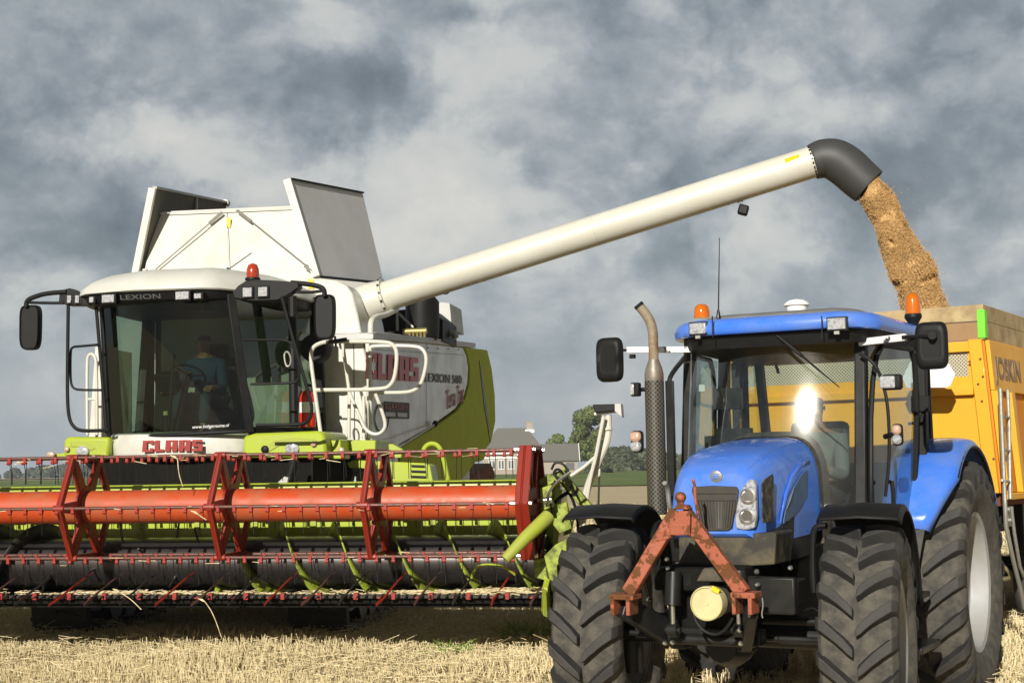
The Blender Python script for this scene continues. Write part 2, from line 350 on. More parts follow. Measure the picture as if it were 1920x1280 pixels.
# ================================================================= SETTING
def gz(d):   # gentle rise of the far land
    if d < 60: return 0.
    if d < 260: return 1.15*(d-60)/200
    return 1.15+min(.5, (d-260)/1500)
ds = [-30, -8, 0, 6, 9, 12, 16, 22, 32, 45, 60, 80, 100, 120, 140, 170, 200, 240, 300, 400, 600, 900, 1500, 2600, 5000]
def field(name, d0, d1, x0, x1, m, dz=0., nx=16):
    dd = [d for d in ds if d0 < d < d1]; dd = [d0]+dd+[d1]; mb = MB()
    mb.grid([[(x0+(x1-x0)*i/nx, d, gz(d)+dz) for i in range(nx+1)] for d in dd])
    o = mb.build(name, m, smooth=80); tag(o, kind='structure'); return o
def groundmat(name, c1, c2, c3, s1, s2, bump=.5):
    m = bpy.data.materials.new(name); m.use_nodes = True; t = m.node_tree; n = t.nodes; l = t.links; b = n['Principled BSDF']; b.inputs['Roughness'].default_value = .9
    b.inputs['Specular IOR Level'].default_value = .2
    tcn = n.new('ShaderNodeTexCoord')
    def ns(sc_, det, vec=None):
        a = n.new('ShaderNodeTexNoise'); a.inputs['Scale'].default_value = sc_; a.inputs['Detail'].default_value = det; a.inputs['Roughness'].default_value = .65
        l.new(vec or tcn.outputs['Object'], a.inputs['Vector']); return a
    a = ns(s1, 6); bb = ns(s2, 8)
    r = n.new('ShaderNodeValToRGB'); l.new(bb.outputs['Fac'], r.inputs[0]); r.color_ramp.elements[0].position = .34; r.color_ramp.elements[1].position = .66
    r.color_ramp.elements[0].color = (*c1, 1); r.color_ramp.elements[1].color = (*c2, 1)
    mr = n.new('ShaderNodeMapRange'); l.new(a.outputs['Fac'], mr.inputs[0]); mr.inputs[1].default_value = .42; mr.inputs[2].default_value = .72
    x = n.new('ShaderNodeMix'); x.data_type = 'RGBA'; l.new(mr.outputs[0], x.inputs[0]); l.new(r.outputs[0], x.inputs[6]); x.inputs[7].default_value = (*c3, 1)
    l.new(x.outputs[2], b.inputs['Base Color'])
    bp = n.new('ShaderNodeBump'); bp.inputs['Strength'].default_value = bump; bp.inputs['Distance'].default_value = .05; l.new(bb.outputs['Fac'], bp.inputs['Height']); l.new(bp.outputs[0], b.inputs['Normal'])
    return m
field('ground', -30, 5000, -2500, 2500, groundmat('stubble_ground', (.34, .26, .14), (.68, .57, .35), (.58, .49, .30), .35, 9, .6), nx=30)
field('green_field', 118, 330, -900, 900, groundmat('green_crop', (.07, .12, .02), (.14, .20, .045), (.20, .22, .07), .05, .6), .08, 12)
field('far_field', 420, 900, -900, 900, groundmat('far_crop', (.50, .42, .22), (.62, .52, .30), (.5, .42, .25), .02, .3), .3, 12)
# straw colours for stubble
def strawmat(name, cols):
    m = bpy.data.materials.new(name); m.use_nodes = True; t = m.node_tree; n = t.nodes; l = t.links; b = n['Principled BSDF']; b.inputs['Roughness'].default_value = .6
    at = n.new('ShaderNodeTexNoise'); at.inputs['Scale'].default_value = 23; at.inputs['Detail'].default_value = 3
    tcn = n.new('ShaderNodeTexCoord'); l.new(tcn.outputs['Object'], at.inputs['Vector'])
    r = n.new('ShaderNodeValToRGB'); l.new(at.outputs['Fac'], r.inputs[0]); cr = r.color_ramp
    cr.elements[0].position = .3; cr.elements[0].color = (*cols[0], 1); cr.elements[1].position = .7; cr.elements[1].color = (*cols[-1], 1)
    for i, c in enumerate(cols[1:-1]): e = cr.elements.new(.3+.4*(i+1)/(len(cols)-1)); e.color = (*c, 1)
    l.new(r.outputs[0], b.inputs['Base Color'])
    return m
straw = strawmat('straw', [(.48, .38, .19), (.70, .59, .34), (.84, .76, .52)])
def bignp(name, V, Fq, m):
    me = bpy.data.meshes.new(name); nv = len(V); nf = len(Fq)
    me.vertices.add(nv); me.vertices.foreach_set('co', V.astype(np.float32).ravel())
    me.loops.add(nf*4); me.loops.foreach_set('vertex_index', Fq.astype(np.int32).ravel())
    me.polygons.add(nf); me.polygons.foreach_set('loop_start', np.arange(0, nf*4, 4, dtype=np.int32)); me.polygons.foreach_set('loop_total', np.full(nf, 4, dtype=np.int32))
    me.update(calc_edges=True); me.validate(); me.materials.append(m)
    o = bpy.data.objects.new(name, me); COL.objects.link(o); return o
def sticks(P, Q, w0, w1):   # crossed thin blades from P to Q
    n = len(P); d = Q-P; a = np.cross(d, np.array([0, 0, 1.])+rng.normal(0, .3, (n, 3))); a /= np.linalg.norm(a, axis=1)[:, None]+1e-9
    b = np.cross(d, a); b /= np.linalg.norm(b, axis=1)[:, None]+1e-9
    V = []
    for e in (a, b): V += [P-e*w0, P+e*w0, Q+e*w1, Q-e*w1]
    V = np.stack(V, 1).reshape(-1, 3); F0 = np.array([[0,1,2,3],[4,5,6,7]]); Fq = (np.arange(n)[:, None, None]*8+F0).reshape(-1, 4)
    return V, Fq
def stubble_xy(n, y0, y1, pw):
    u = rng.random(n); y = (y0**pw+u*(y1**pw-y0**pw))**(1/pw); x = (rng.random(n)-.5)*2*(y*.40+2.4); return x, y
x1, y1 = stubble_xy(104000, 10.6, 26, 1.0)
x2, y2 = stubble_xy(26000, 26, 70, .3)
X = np.concatenate([x1, x2]); Y = np.concatenate([y1, y2])
# drill rows run roughly along the combine's track
ca, sa = math.cos(CO.th), math.sin(CO.th)
lx = X*ca-Y*sa; ly = X*sa+Y*ca; near = Y < 30
lx = np.where(near, np.round(lx/.14)*.14+rng.normal(0, .020, len(lx)), lx); X, Y = lx*ca+ly*sa, -lx*sa+ly*ca
n = len(X); hh = rng.uniform(.05, .135, n)*(1+.35*np.sin(X*1.7+np.sin(Y*2.1)))
P = np.stack([X, Y, np.full(n, -.01)], 1); Q = P+np.stack([rng.normal(0, .028, n), rng.normal(0, .028, n), hh], 1)
wd = rng.uniform(.0022, .0042, n)*np.maximum(1, Y/16)
V, Fq = sticks(P, Q, wd[:, None], wd[:, None]*.8)
o = bignp('stubble', V, Fq, straw); tag(o, 'short cut straw stubble standing all over the field', 'stubble', kind='stuff')
x1, y1 = stubble_xy(30000, 10.6, 30, 1.0); n = len(x1)
az_ = rng.random(n)*2*math.pi; ln = rng.uniform(.05, .28, n); tl = rng.normal(.05, .14, n)
P = np.stack([x1, y1, rng.uniform(.01, .11, n)], 1); Q = P+np.stack([np.cos(az_)*ln, np.sin(az_)*ln, tl*ln], 1)
V, Fq = sticks(P, Q, .0028, .002); o = bignp('loose_straw', V, Fq, straw); tag(o, 'loose threshed straw lying over the stubble', 'straw', kind='stuff')
# green weeds beside the tractor's front wheel
def leaf_tuft(name, cx, cy, r, n, h, m, label, cat):
    a = rng.random(n)*2*math.pi; rr = r*np.sqrt(rng.random(n)); P = np.stack([cx+rr*np.cos(a), cy+rr*np.sin(a)*.7, np.zeros(n)], 1)
    Q = P+np.stack([rng.normal(0, .12, n), rng.normal(0, .12, n), rng.uniform(.3, 1, n)*h], 1); V, Fq = sticks(P, Q, .008, .002)
    o = bignp(name, V, Fq, m); tag(o, label, cat); return o
weedm = mat('weed_green', (.20, .34, .04), .6, dirt=(.35, .40, .08), dscale=9, damt=.7)
leaf_tuft('weed', *WO.at(1008, 1195, 'z', 0)[:2], .42, 260, .17, weedm, 'green weed tuft in the stubble left of the tractor front wheel', 'weed')
leaf_tuft('weed', *WO.at(852, 1222, 'z', 0)[:2], .12, 40, .12, weedm, 'tiny green weed in the stubble below the header', 'weed')

# ---- trees and hedges beyond the field
leafm = {}
def leafmat(name, c1, c2):
    m = bpy.data.materials.new(name); m.use_nodes = True; t = m.node_tree; n = t.nodes; l = t.links; b = n['Principled BSDF']; b.inputs['Roughness'].default_value = .65
    a = n.new('ShaderNodeTexNoise'); a.inputs['Scale'].default_value = .9; a.inputs['Detail'].default_value = 4; tcn = n.new('ShaderNodeTexCoord'); l.new(tcn.outputs['Object'], a.inputs['Vector'])
    r = n.new('ShaderNodeValToRGB'); l.new(a.outputs['Fac'], r.inputs[0]); r.color_ramp.elements[0].position = .35; r.color_ramp.elements[1].position = .65
    r.color_ramp.elements[0].color = (*c1, 1); r.color_ramp.elements[1].color = (*c2, 1); l.new(r.outputs[0], b.inputs['Base Color']); return m
lf1 = leafmat('leaf_green', (.085, .115, .028), (.16, .19, .05)); lf2 = leafmat('leaf_dark', (.045, .060, .028), (.075, .090, .04)); lf3 = leafmat('leaf_light', (.10, .14, .035), (.17, .20, .06))
def leafcloud(clumps, n, size):
    C = np.array([c[:3] for c in clumps]); R = np.array([c[3] for c in clumps]); w = R**2/np.sum(R**2)
    idx = rng.choice(len(clumps), n, p=w); v = rng.normal(0, 1, (n, 3)); v /= np.linalg.norm(v, axis=1)[:, None]
    rad = R[idx]*(1-.45*rng.random(n)**2); P = C[idx]+v*rad[:, None]*np.array([1, 1, .85])
    a = rng.normal(0, 1, (n, 3)); a /= np.linalg.norm(a, axis=1)[:, None]; b = np.cross(a, v); b /= np.linalg.norm(b, axis=1)[:, None]+1e-9
    s_ = (size*rng.uniform(.5, 1.3, n))[:, None]
    V = np.stack([P-a*s_-b*s_*.6, P+a*s_-b*s_*.6, P+a*s_+b*s_*.6, P-a*s_+b*s_*.6], 1).reshape(-1, 3); return V, np.arange(n*4).reshape(-1, 4)
def tree(name, x, y, h, w, label, m, seed, trunk_h=.3, n=9000, size=.16, group=None, clusters=26):
    r = random.Random(seed); z0 = gz(y); e = bpy.data.objects.new(name, None); COL.objects.link(e); e.location = (x, y, z0); tag(e, label, 'tree', group)
    cl = []
    for i in range(clusters):
        a = r.random()*6.28; t = r.random(); zz = h*(trunk_h+(1-trunk_h)*t*.92); ww = w/2*math.sin(math.pi*min(1, .22+t*.74))**.7
        rr = ww*math.sqrt(r.random())*.85; cl.append((rr*math.cos(a), rr*math.sin(a), zz, w*r.uniform(.10, .19)))
    mb = MB(); mb.tube([(0,0,-.3), (.1,0,h*.2), (0,.1,h*.45), (.1,0,h*.8)], [w*.045, w*.035, w*.028, w*.01], 8)
    for c in cl[::2]: mb.tube([(0,0,h*trunk_h*r.uniform(.6,1.3)), (c[0]*.5, c[1]*.5, c[2]*.75), c[:3]], [w*.018, w*.012, w*.005], 5)
    mb.build('trunk', trunkm, e)
    V, Fq = leafcloud(cl, n, size); o = bignp('crown', V, Fq, m); o.parent = e; return e
def gx(px, d): return WO.at(px, 870, 'y', d).x
tree('broadleaf_tree', gx(1104, 262), 262, 11.6, 8.6, 'tall broadleaf tree rising behind the brick barn', lf1, 3, .26, 15000, .17, clusters=44)
tree('garden_tree', gx(1046, 275), 275, 7.2, 6.0, 'small light green tree between the farmhouse and the tall tree', lf3, 5, .3, 6000, .16, clusters=22)
tree('garden_tree', gx(1012, 290), 290, 6.0, 4.0, 'small tree peeping over the barn roof beside the farmhouse gable', lf3, 6, .3, 3000, .16, clusters=14)
# wooded rises far away
def wood_mass(name, pts, d, depth, m, label, n, size):
    cl = []
    r = random.Random(len(pts)*7+int(d))
    for (pa, ya), (pb, yb) in zip(pts, pts[1:]):
        K = max(2, int(abs(pb-pa)/9))
        for i in range(K):
            t = i/K; px = pa+(pb-pa)*t; py = ya+(yb-ya)*t+r.uniform(-1.0, 1.0); top = WO.at(px, py, 'y', d); R = max(.6, (top.z-gz(d))*.55)
            for q in range(2):
                cl.append((top.x+r.uniform(-1, 1), d+r.uniform(0, depth), max(.2, top.z-R*.85-q*R*1.0), R))
    V, Fq = leafcloud(cl, n, size); o = bignp(name, V, Fq, m); return tag(o, label, 'woodland', kind='stuff')
hazeleaf = leafmat('leaf_far', (.060, .075, .045), (.085, .10, .065))
wood_mass('woodland', [(-120, 893), (0, 889), (25, 878), (60, 874), (110, 871), (150, 873), (190, 879), (240, 889), (300, 893)], 640, 40, hazeleaf, 'low wooded rise on the horizon at far left behind the header', 26000, .8)
wood_mass('woodland', [(1128, 862), (1143, 848), (1160, 838), (1185, 836), (1215, 842), (1250, 846), (1275, 850), (1300, 858)], 330, 25, lf2, 'dark tree belt behind the green crop to the left of the tractor', 22000, .38)
wood_mass('bushes', [(1110, 868), (1125, 862), (1145, 868)], 250, 6, lf2, 'dark bushes at the foot of the tall tree', 3000, .2)

# ---- farmhouse, barn
def quadwall(mb, a, b, z0, z1, y=None): mb.add([(*a, z0), (*b, z0), (*b, z1), (*a, z1)], [(0,1,2,3)])
def building(name, px0, px1, d, depth, zr, ze, zb, label, cat, hip=0.0, wallm=brick, left_over=0):
    x0 = gx(px0, d); x1 = gx(px1, d); e = bpy.data.objects.new(name, None); COL.objects.link(e); e.location = (x0, d, zb); tag(e, label, cat); Wd = x1-x0; he = ze-zb; hr = zr-zb
    mb = MB(); mb.b2((0, 0, -.5), (Wd, depth, he)); 
    if hip == 0: mb.prism([(0.001,0,he), (0.001,depth,he), (0.001,depth/2,hr-.15)], (.25,0,0)); mb.prism([(Wd-.25,0,he), (Wd-.25,depth,he), (Wd-.25,depth/2,hr-.15)], (.249,0,0))
    mb.build('wall', wallm, e, smooth=0)
    rb = MB(); o_ = .35; h_ = hip
    A, B, C_, D_ = (-o_,-o_,he-.15), (Wd+o_,-o_,he-.15), (Wd+o_,depth+o_,he-.15), (-o_,depth+o_,he-.15); R0, R1 = (h_-o_*(h_ == 0), depth/2, hr), (Wd-h_+o_*(h_ == 0), depth/2, hr)
    rb.add([A, B, C_, D_, R0, R1], [(0,1,5,4), (2,3,4,5), (1,2,5), (3,0,4)]); rf = rb.build('roof', rooft, e, smooth=0, solid=.18)
    return e, rf, Wd, he, hr
e, rf, Wd, he, hr = building('farmhouse', 905, 1018, 250, 9, 9.15, 5.1, 1.1, 'old farmhouse with a steep grey tiled roof and brick chimney', 'house', hip=2.6)
tmp = WO.at(993, 800, 'y', 254.5).x-gx(905, 250)
mb = MB(); mb.b2((tmp-.55, 4.0, hr-.6), (tmp+.55, 5.0, hr+1.0)); mb.b2((tmp-.65, 3.9, hr+1.0), (tmp+.65, 5.1, hr+1.15)); mb.build('chimney', brick, rf, smooth=0)
mb = MB(); mb.b2((tmp-.8, 3.8, hr-.8), (tmp+.8, 5.2, hr-.25)); mb.build('chimney_flashing', whprint, rf, smooth=0)
mb = MB(); mb.b2((-.5, -.55, he-.5), (Wd*.50, -.38, he-.15)); mb.b2((Wd*.80, -.55, he-.1), (Wd*.86, -.38, he+.3)); mb.each('gutter_board', whprint, e, smooth=0)
for wx in (1.6, 3.2, 4.9, 7.4):
    mb = MB(); mb.b2((wx-.55, -.06, .9), (wx+.55, -.002, 2.5)); f = mb.build('window', whprint, e, smooth=0)
    for k in (-.26, .26):
        mb = MB(); mb.b2((wx+k-.2, -.08, 1.0), (wx+k+.2, -.062, 2.4)); mb.build('pane', g_side if 0 else dkprint, f, smooth=0)
mb = MB(); mb.b2((0.3, -.12, 2.75), (6.2, -.004, 3.0)); mb.build('lintel_band', whprint, e, smooth=0)
e, rf, Wd, he, hr = building('barn', 1008, 1083, 236, 7, 6.0, 3.35, 1.0, 'low brick barn with a dark pitched roof right of the farmhouse', 'barn')
mb = MB(); mb.b2((4.6, -.05, .7), (6.0, -.002, 1.9)); mb.build('door', dkprint, e, smooth=0)
mb = MB(); mb.beam((Wd+.36, -.4, he-.2), (Wd+.36, 3.5, hr), .12, .3); mb.build('verge_board', whprint, rf, smooth=0)

hz_ = bpy.data.materials.new('haze'); hz_.use_nodes = True; t_ = hz_.node_tree; t_.nodes.clear(); o_ = t_.nodes.new('ShaderNodeOutputMaterial'); v_ = t_.nodes.new('ShaderNodeVolumePrincipled')
v_.inputs['Color'].default_value = (.86, .92, 1, 1); v_.inputs['Density'].default_value = .00030; t_.links.new(v_.outputs[0], o_.inputs['Volume'])
mb = MB(); mb.b2((-620, -60, -1.2), (620, 1050, 16)); o = mb.build('haze', hz_, None, smooth=0); tag(o, kind='stuff', label='thin pale haze over the fields')
# ================================================================= COMBINE
comb = empty('combine_harvester', CO, 'white and lime green combine harvester with orange reel and long unloading tube', 'combine harvester')
def CA(px, py, ax, v): return CO.at(px, py, ax, v)
def CP(pts, ax, v): return [CO.at(x, y, ax, v) for x, y in pts]
HX0, HX1 = -5.3, 4.18
# --- cutting header
mb = MB()
mb.b2((HX0, .98, 1.02), (HX1, 1.06, 1.42)); 
mb.tube([(HX0, 1.02, 1.60), (HX1, 1.02, 1.60)], .055, 10); mb.b2((HX0, .96, 1.44), (HX1, 1.10, 1.56))
hdr = mb.build('cutting_header', green, comb, bevel=.008)
mb = MB()
mb.add([(HX0, .98, 1.02), (HX1, .98, 1.02), (HX1, 1.02, .62), (HX0, 1.02, .62), (HX0, .75, .50), (HX1, .75, .50), (HX1, -.02, .60), (HX0, -.02, .60), (HX1, -.02, .555), (HX0, -.02, .555), (HX1, .9, .43), (HX0, .9, .43), (HX1, 1.08, .45), (HX0, 1.08, .45), (HX1, 1.08, 1.02), (HX0, 1.08, 1.02)],
  [(0,1,2,3), (3,2,5,4), (4,5,6,7), (7,6,8,9), (9,8,10,11), (11,10,12,13), (13,12,14,15)])
mb.build('trough', deepb, hdr, smooth=0)
mb = MB()
x = HX0+.1
while x < HX1-.1:
    if not (-.95 < x < .75): mb.b2((x, .93, .72), (x+.30, .975, .86)) if False else None
    mb.b2((x, .955, 1.03), (x+.06, .978, 1.42)); x += .62
mb.each('rear_rib', dgreen, hdr, bevel=.004)
mb = MB()
x = HX0+.2
while x < HX1-.5: mb.b2((x, .95, .99), (x+.38, .985, 1.012)); x += .47
mb.each('paint_edge', green, hdr, smooth=0)
# auger
AC = (0, .62, .875); AR = .25
mb = MB(); mb.tube([(HX0+.05, AC[1], AC[2]), (HX1-.08, AC[1], AC[2])], AR, 40)
aug = mb.build('auger', steel, hdr, smooth=50)
def helix(x0, x1, turns, ph, r0, r1, sgn):
    mb = MB(); K = int(40*turns); rows = []
    for i in range(K+1):
        a = ph+sgn*2*math.pi*turns*i/K; x = x0+(x1-x0)*i/K
        rows.append([(x, AC[1]+r*math.cos(a), AC[2]+r*math.sin(a)) for r in (r0, (r0+r1)/2, r1)])
    mb.grid(rows); return mb
for ph in (1.0, 1.0+math.pi): helix(.8, HX1-.15, 3, ph, AR-.01, AR+.15, 1).build('auger_flight', greenw, hdr, solid=.014, smooth=60)
for ph in (.4, .4+math.pi): helix(HX0+.1, -.9, 4, ph, AR-.01, AR+.15, -1).build('auger_flight', dsteel, hdr, solid=.014, smooth=60)
mb = MB()
for i in range(16):
    x = -.85+i*.105; a = i*2.4; mb.tube([(x, AC[1], AC[2]), (x, AC[1]+.42*math.cos(a), AC[2]+.42*math.sin(a))], .011, 6)
mb.each('auger_finger', steel, hdr)
# knife bar and guards
mb = MB(); mb.b2((HX0, -.12, .585), (HX1, .0, .612)); x = HX0+.03
while x < HX1:
    mb.add([(x-.014, -.1, .60), (x+.014, -.1, .60), (x, -.25, .588), (x-.012, -.1, .625), (x+.012, -.1, .625)], [(0,1,2), (3,4,2), (0,3,2), (1,4,2), (0,1,4,3)]); x += .0762
mb.build('knife_bar', dsteel, hdr, smooth=0)
mb = MB(); mb.b2((HX0, -.06, .53), (HX1, -.01, .583)); mb.b2((HX0+.02, .0, .49), (HX1-.02, .45, .52)); mb.build('skid_plate', deepb, hdr)
x = HX0+.12; i = 0; lf = None; clipme = None
while x < HX1-.1:
    mat_l = (steel, clipred, steel, red, dsteel)[i % 5] if i != 99 else red
    mb = MB(); jx = random.uniform(-.02, .02)
    mb.tube([(x, -.02, .592), (x+.01, -.30, .545), (x+.02, -.34, .54), (x+.03+jx, -.24, .575), (x+.10+jx, .12, .73), (x+.145+jx, .30, .80)], [.007, .009, .010, .012, .010, .006], 6)
    mb.k = 1; mb.b2((x+.105, -.14, .575), (x+.145, -.08, .635)); mb.b2((x-.02, -.16, .585), (x+.02, -.04, .60))
    mb.build('crop_lifter', [red if i % 3 == 1 else steel if i % 3 == 0 else barm, clipred], hdr)
    x += .355; i += 1
# end sheets and dividers
for sx in (HX1, HX0):
    mb = MB(); s_ = 1 if sx > 0 else -1
    mb.prism([(sx, 1.12, 1.55), (sx, 1.12, .45), (sx, .1, .42), (sx, -.45, .50), (sx, -.35, .70), (sx, .35, 1.0), (sx, .75, 1.55)], (.05*s_, 0, 0))
    mb.prism([(sx, -.45, .50), (sx, -.35, .70), (sx+.10*s_, -1.0, .52)], (.04*s_, 0, -.02))
    mb.build('end_sheet', green, hdr, bevel=.006)
# curved yellow-green pipe at the lower right (crop divider bow)
mb = MB(); mb.tube(smoothpath([(3.45, .1, .75), (3.5, .02, .86), (3.62, 0, .885), (3.78, .02, .86), (3.86, .1, .78)], 2), .012, 8); mb.build('divider_bow', green, hdr)
# straw lying on the knife
def loose_bundle(name, pts, n, ln, spread, parent, label=None, cat=None):
    P = np.array([pts[i % len(pts)] for i in range(n)])+rng.normal(0, 1, (n, 3))*np.array(spread)
    a = rng.normal(0, .45, n)+np.where(rng.random(n) < .5, 0, math.pi); l_ = rng.uniform(.3, 1, n)*ln
    d = np.stack([np.cos(a)*l_, np.sin(a)*l_, rng.normal(0, .10, n)*l_], 1); V, Fq = sticks(P-d/2, P+d/2, .0032, .0026)
    V = V@np.array([[CO.X.x, CO.X.y, 0], [CO.Y.x, CO.Y.y, 0], [0, 0, 1]])+np.array(CO.o) if parent is None else V
    o = bignp(name, V, Fq, straw)
    if parent is not None: o.parent = parent
    if label: tag(o, label, cat, kind='stuff')
    return o
pt = []
for i in range(520):
    t = rng.random(); x = HX0+.2+t*(HX1-HX0-.3); w = .06+.80*max(0, math.sin(x*2.3+1)*.5+.5)**2+(1.6 if 3.3 < x < 4.05 else 0)
    if rng.random() < w*.7: pt.append((x, .0+.05*rng.random(), .615+.02*rng.random()))
loose_bundle('straw_scraps', pt, 560, .2, (.05, .05, .008), None, 'cut straw scraps lying along the front knife of the header', 'straw')
loose_bundle('straw_scraps', [(HX0+.3+(HX1-HX0-.6)*rng.random(), .30+.25*rng.random(), .56+.05*rng.random()) for i in range(500)], 700, .16, (.05, .05, .01), None, 'scattered straw lying in the dark trough under the auger', 'straw')
loose_bundle('straw_scraps', [(3.75+.1*math.sin(i), .05+.03*i/5, .63) for i in range(10)], 420, .16, (.18, .09, .012), None, 'heap of straw on the right corner of the header beside the tractor tyre', 'straw')
def stalk(name, pts, label, r=.0045):
    mb = MB(); mb.tube(smoothpath([CO.o+CO.X*p[0]+CO.Y*p[1]+Vector((0,0,p[2])) for p in pts], 2), r, 5)
    q = pts[0]; q = CO.o+CO.X*q[0]+CO.Y*q[1]+Vector((0,0,q[2]))
    mb.tube([q+Vector((0,0,.0)), q+Vector((-.03,0,.02)), q+Vector((-.07,0,.035))], [.004, .012, .003], 6)
    o = mb.build(name, straw, None); tag(o, label, 'straw'); return o
A_ = CA(333, 860, 'y', -.35); B_ = CA(335, 888, 'y', -.35); C_ = CA(343, 912, 'y', -.32)
stalk('straw_stalk', [A_, B_, C_], 'bent straw stalk hanging from the upper reel bar below the red letters')
stalk('straw_stalk', [CA(385, 1128, 'y', -.25), CA(400, 1150, 'y', -.25), CA(416, 1196, 'y', -.2)], 'single straw with a curled ear hanging below the knife in the dark')
stalk('straw_stalk', [CA(225, 1110, 'y', -.28), CA(245, 1122, 'y', -.28), CA(265, 1142, 'y', -.25)], 'short straw hanging under the knife towards the left')
stalk('straw_stalk', [CA(372, 964, 'y', -.6), CA(380, 970, 'y', -.58), CA(387, 974, 'y', -.57)], 'bit of straw caught on the middle reel bar', .006)

# --- reel
RZ = 1.452; RR = .55
mb = MB(); mb.tube([(HX0+.1, 0, RZ), (4.02, 0, RZ)], .158, 36); reel = mb.build('reel', orange, comb, smooth=50)
VA = [0, 60, 120, 180, 240, 300]
def vtx(x, k, r=RR): a = math.radians(180+VA[k]); return Vector((x, r*math.cos(a), RZ+r*math.sin(a)))
def spider(x):
    mb = MB(); t = .03
    def plate(a, b, w, w2=None):
        a = Vector(a); b = Vector(b); d = (b-a).normalized(); n = Vector((1,0,0)).cross(d); w2 = w2 or w
        mb.prism([a-n*w/2, a+n*w/2, b+n*w2/2, b-n*w2/2], (t, 0, 0))
        mb.prism([a+n*(w/2-.008), a+n*w/2, b+n*w2/2, b+n*(w2/2-.008)], (-.018, 0, 0)); mb.prism([a-n*(w/2-.008), a-n*w/2, b-n*w2/2, b-n*(w2/2-.008)], (-.018, 0, 0))
    ctr = Vector((x, 0, RZ))
    for k in range(6):
        plate(vtx(x, k), vtx(x, (k+1) % 6), .062)
        v = vtx(x, k); d = (v-ctr).normalized(); n = Vector((1,0,0)).cross(d)
        plate(ctr+d*.15, v, .13, .07)
        mb.tube([v-Vector((.05,0,0)), v+Vector((.06,0,0))], .030, 10)
    mb.lathe([(.21, -.01), (.21, .035)], (x, 0, RZ), (1,0,0), 28)
    return mb
m_sp = None
for x in (-4.78, -3.30, -1.83, -.35, 1.13, 2.58):
    s_ = spider(x).build('spider', red, reel, bevel=.006)
# tine bars
for k in range(6):
    mb = MB(); a = vtx(0, k); off = Vector((0, -.0, 0))
    mb.tube([(HX0+.12, a.y, a.z), (4.02, a.y, a.z)], .0155, 10)
    x = HX0+.2; j = 0
    while x < 3.98:
        mb.k = 1; mb.box((x, a.y-.002, a.z-.008), (.026, .040, .040)); mb.tube([(x-.015, a.y-.008, a.z-.04), (x+.015, a.y-.008, a.z-.04)], .016, 8)
        mb.k = 2; dx = random.uniform(-.012, .012)
        mb.tube([(x+.015, a.y-.012, a.z-.05), (x+.012+dx, a.y+.012, a.z-.14), (x+.016+dx, a.y+.005, a.z-.25)], .0038, 5)
        x += .158; j += 1
    mb.build('tine_bar', [barm, clipred, blackm], reel)
# red cover rail along the top and bottom bars
# end shield
mb = MB(); ex = 4.03
hexo = [vtx(ex, k, RR+.045) for k in range(6)]; ctr = Vector((ex, 0, RZ))
mb.prism(hexo, (.014, 0, 0))
for k in range(6):
    a, b = hexo[k], hexo[(k+1) % 6]; ai, bi = ctr+(a-ctr)*.93, ctr+(b-ctr)*.93
    mb.hexa([a+Vector((.014,0,0)), b+Vector((.014,0,0)), bi+Vector((.014,0,0)), ai+Vector((.014,0,0)), a+Vector((.075,0,0)), b+Vector((.075,0,0)), bi+Vector((.075,0,0)), ai+Vector((.075,0,0))])
    mb.hexa([a, b, bi, ai, a-Vector((.05,0,0)), b-Vector((.05,0,0)), bi-Vector((.05,0,0)), ai-Vector((.05,0,0))])
    v = vtx(ex, k); mb.beam(ctr+(v-ctr)*.28+Vector((.03,0,0)), v+Vector((.03,0,0)), .03, .04)
shield = mb.build('end_shield', red, reel, bevel=.006)
mb = MB()
for k in range(6):
    v = vtx(ex, k); mb.lathe([(.022, -.09), (.022, .10)], v, (1,0,0), 10)
    v2 = vtx(ex, k, RR-.06); mb.lathe([(.02, -.075), (.02, .0)], v2, (1,0,0), 8)
mb.each('shield_bolt', chrome, reel)
# --- header drive and hydraulics at the right end
mb = MB()
P1 = [CA(947, 1048, 'y', -.80), CA(985, 1008, 'y', -.72), CA(1028, 968, 'y', -.50)]
mb.tube(P1, [.045, .058, .066], 16); mb.build('divider_arm', dgreen, hdr)
mb = MB()
def cb(px0, py0, px1, py1, y, th): a = CA(px0, py0, 'y', y); b = CA(px1, py1, 'y', y); mb.b2((a.x, y, b.z), (b.x, y+th, a.z))
mb.prism(CP([(1012, 915), (1034, 908), (1036, 950), (1014, 958)], 'y', -.05), (0, .12, 0))
mb.prism(CP([(1046, 896), (1062, 890), (1108, 945), (1096, 958)], 'y', .45), (0, .10, 0))
mb.prism(CP([(1034, 950), (1062, 940), (1072, 990), (1050, 1000), (1034, 980)], 'y', .1), (0, .07, 0))
mb.prism(CP([(1020, 1042), (1042, 1020), (1062, 1010), (1062, 1040), (1044, 1060), (1046, 1095), (1030, 1085)], 'y', -.35), (0, .08, 0))
mb.prism(CP([(1000, 1050), (1022, 1044), (1032, 1090), (1002, 1082)], 'y', -.2), (0, .06, 0))
mb.prism(CP([(1062, 950), (1078, 955), (1070, 1000), (1056, 1004)], 'y', .6), (0, .1, 0))
mb.prism(CP([(1055, 872), (1066, 878), (1066, 900), (1052, 898)], 'y', .3), (0, .06, 0))
mb.prism(CP([(1010, 900), (1030, 888), (1056, 880), (1062, 892), (1036, 905), (1014, 920)], 'y', .15), (0, .05, 0))
mb.each('lift_bracket', greenw, hdr, bevel=.006)
mb = MB()
mb.tube(smoothpath([CA(x, y, 'y', .1) for x, y in [(1034, 880), (1040, 866), (1056, 868), (1066, 884), (1060, 900), (1046, 896), (1036, 886), (1048, 876), (1064, 900), (1078, 930)]], 2), .012, 6)
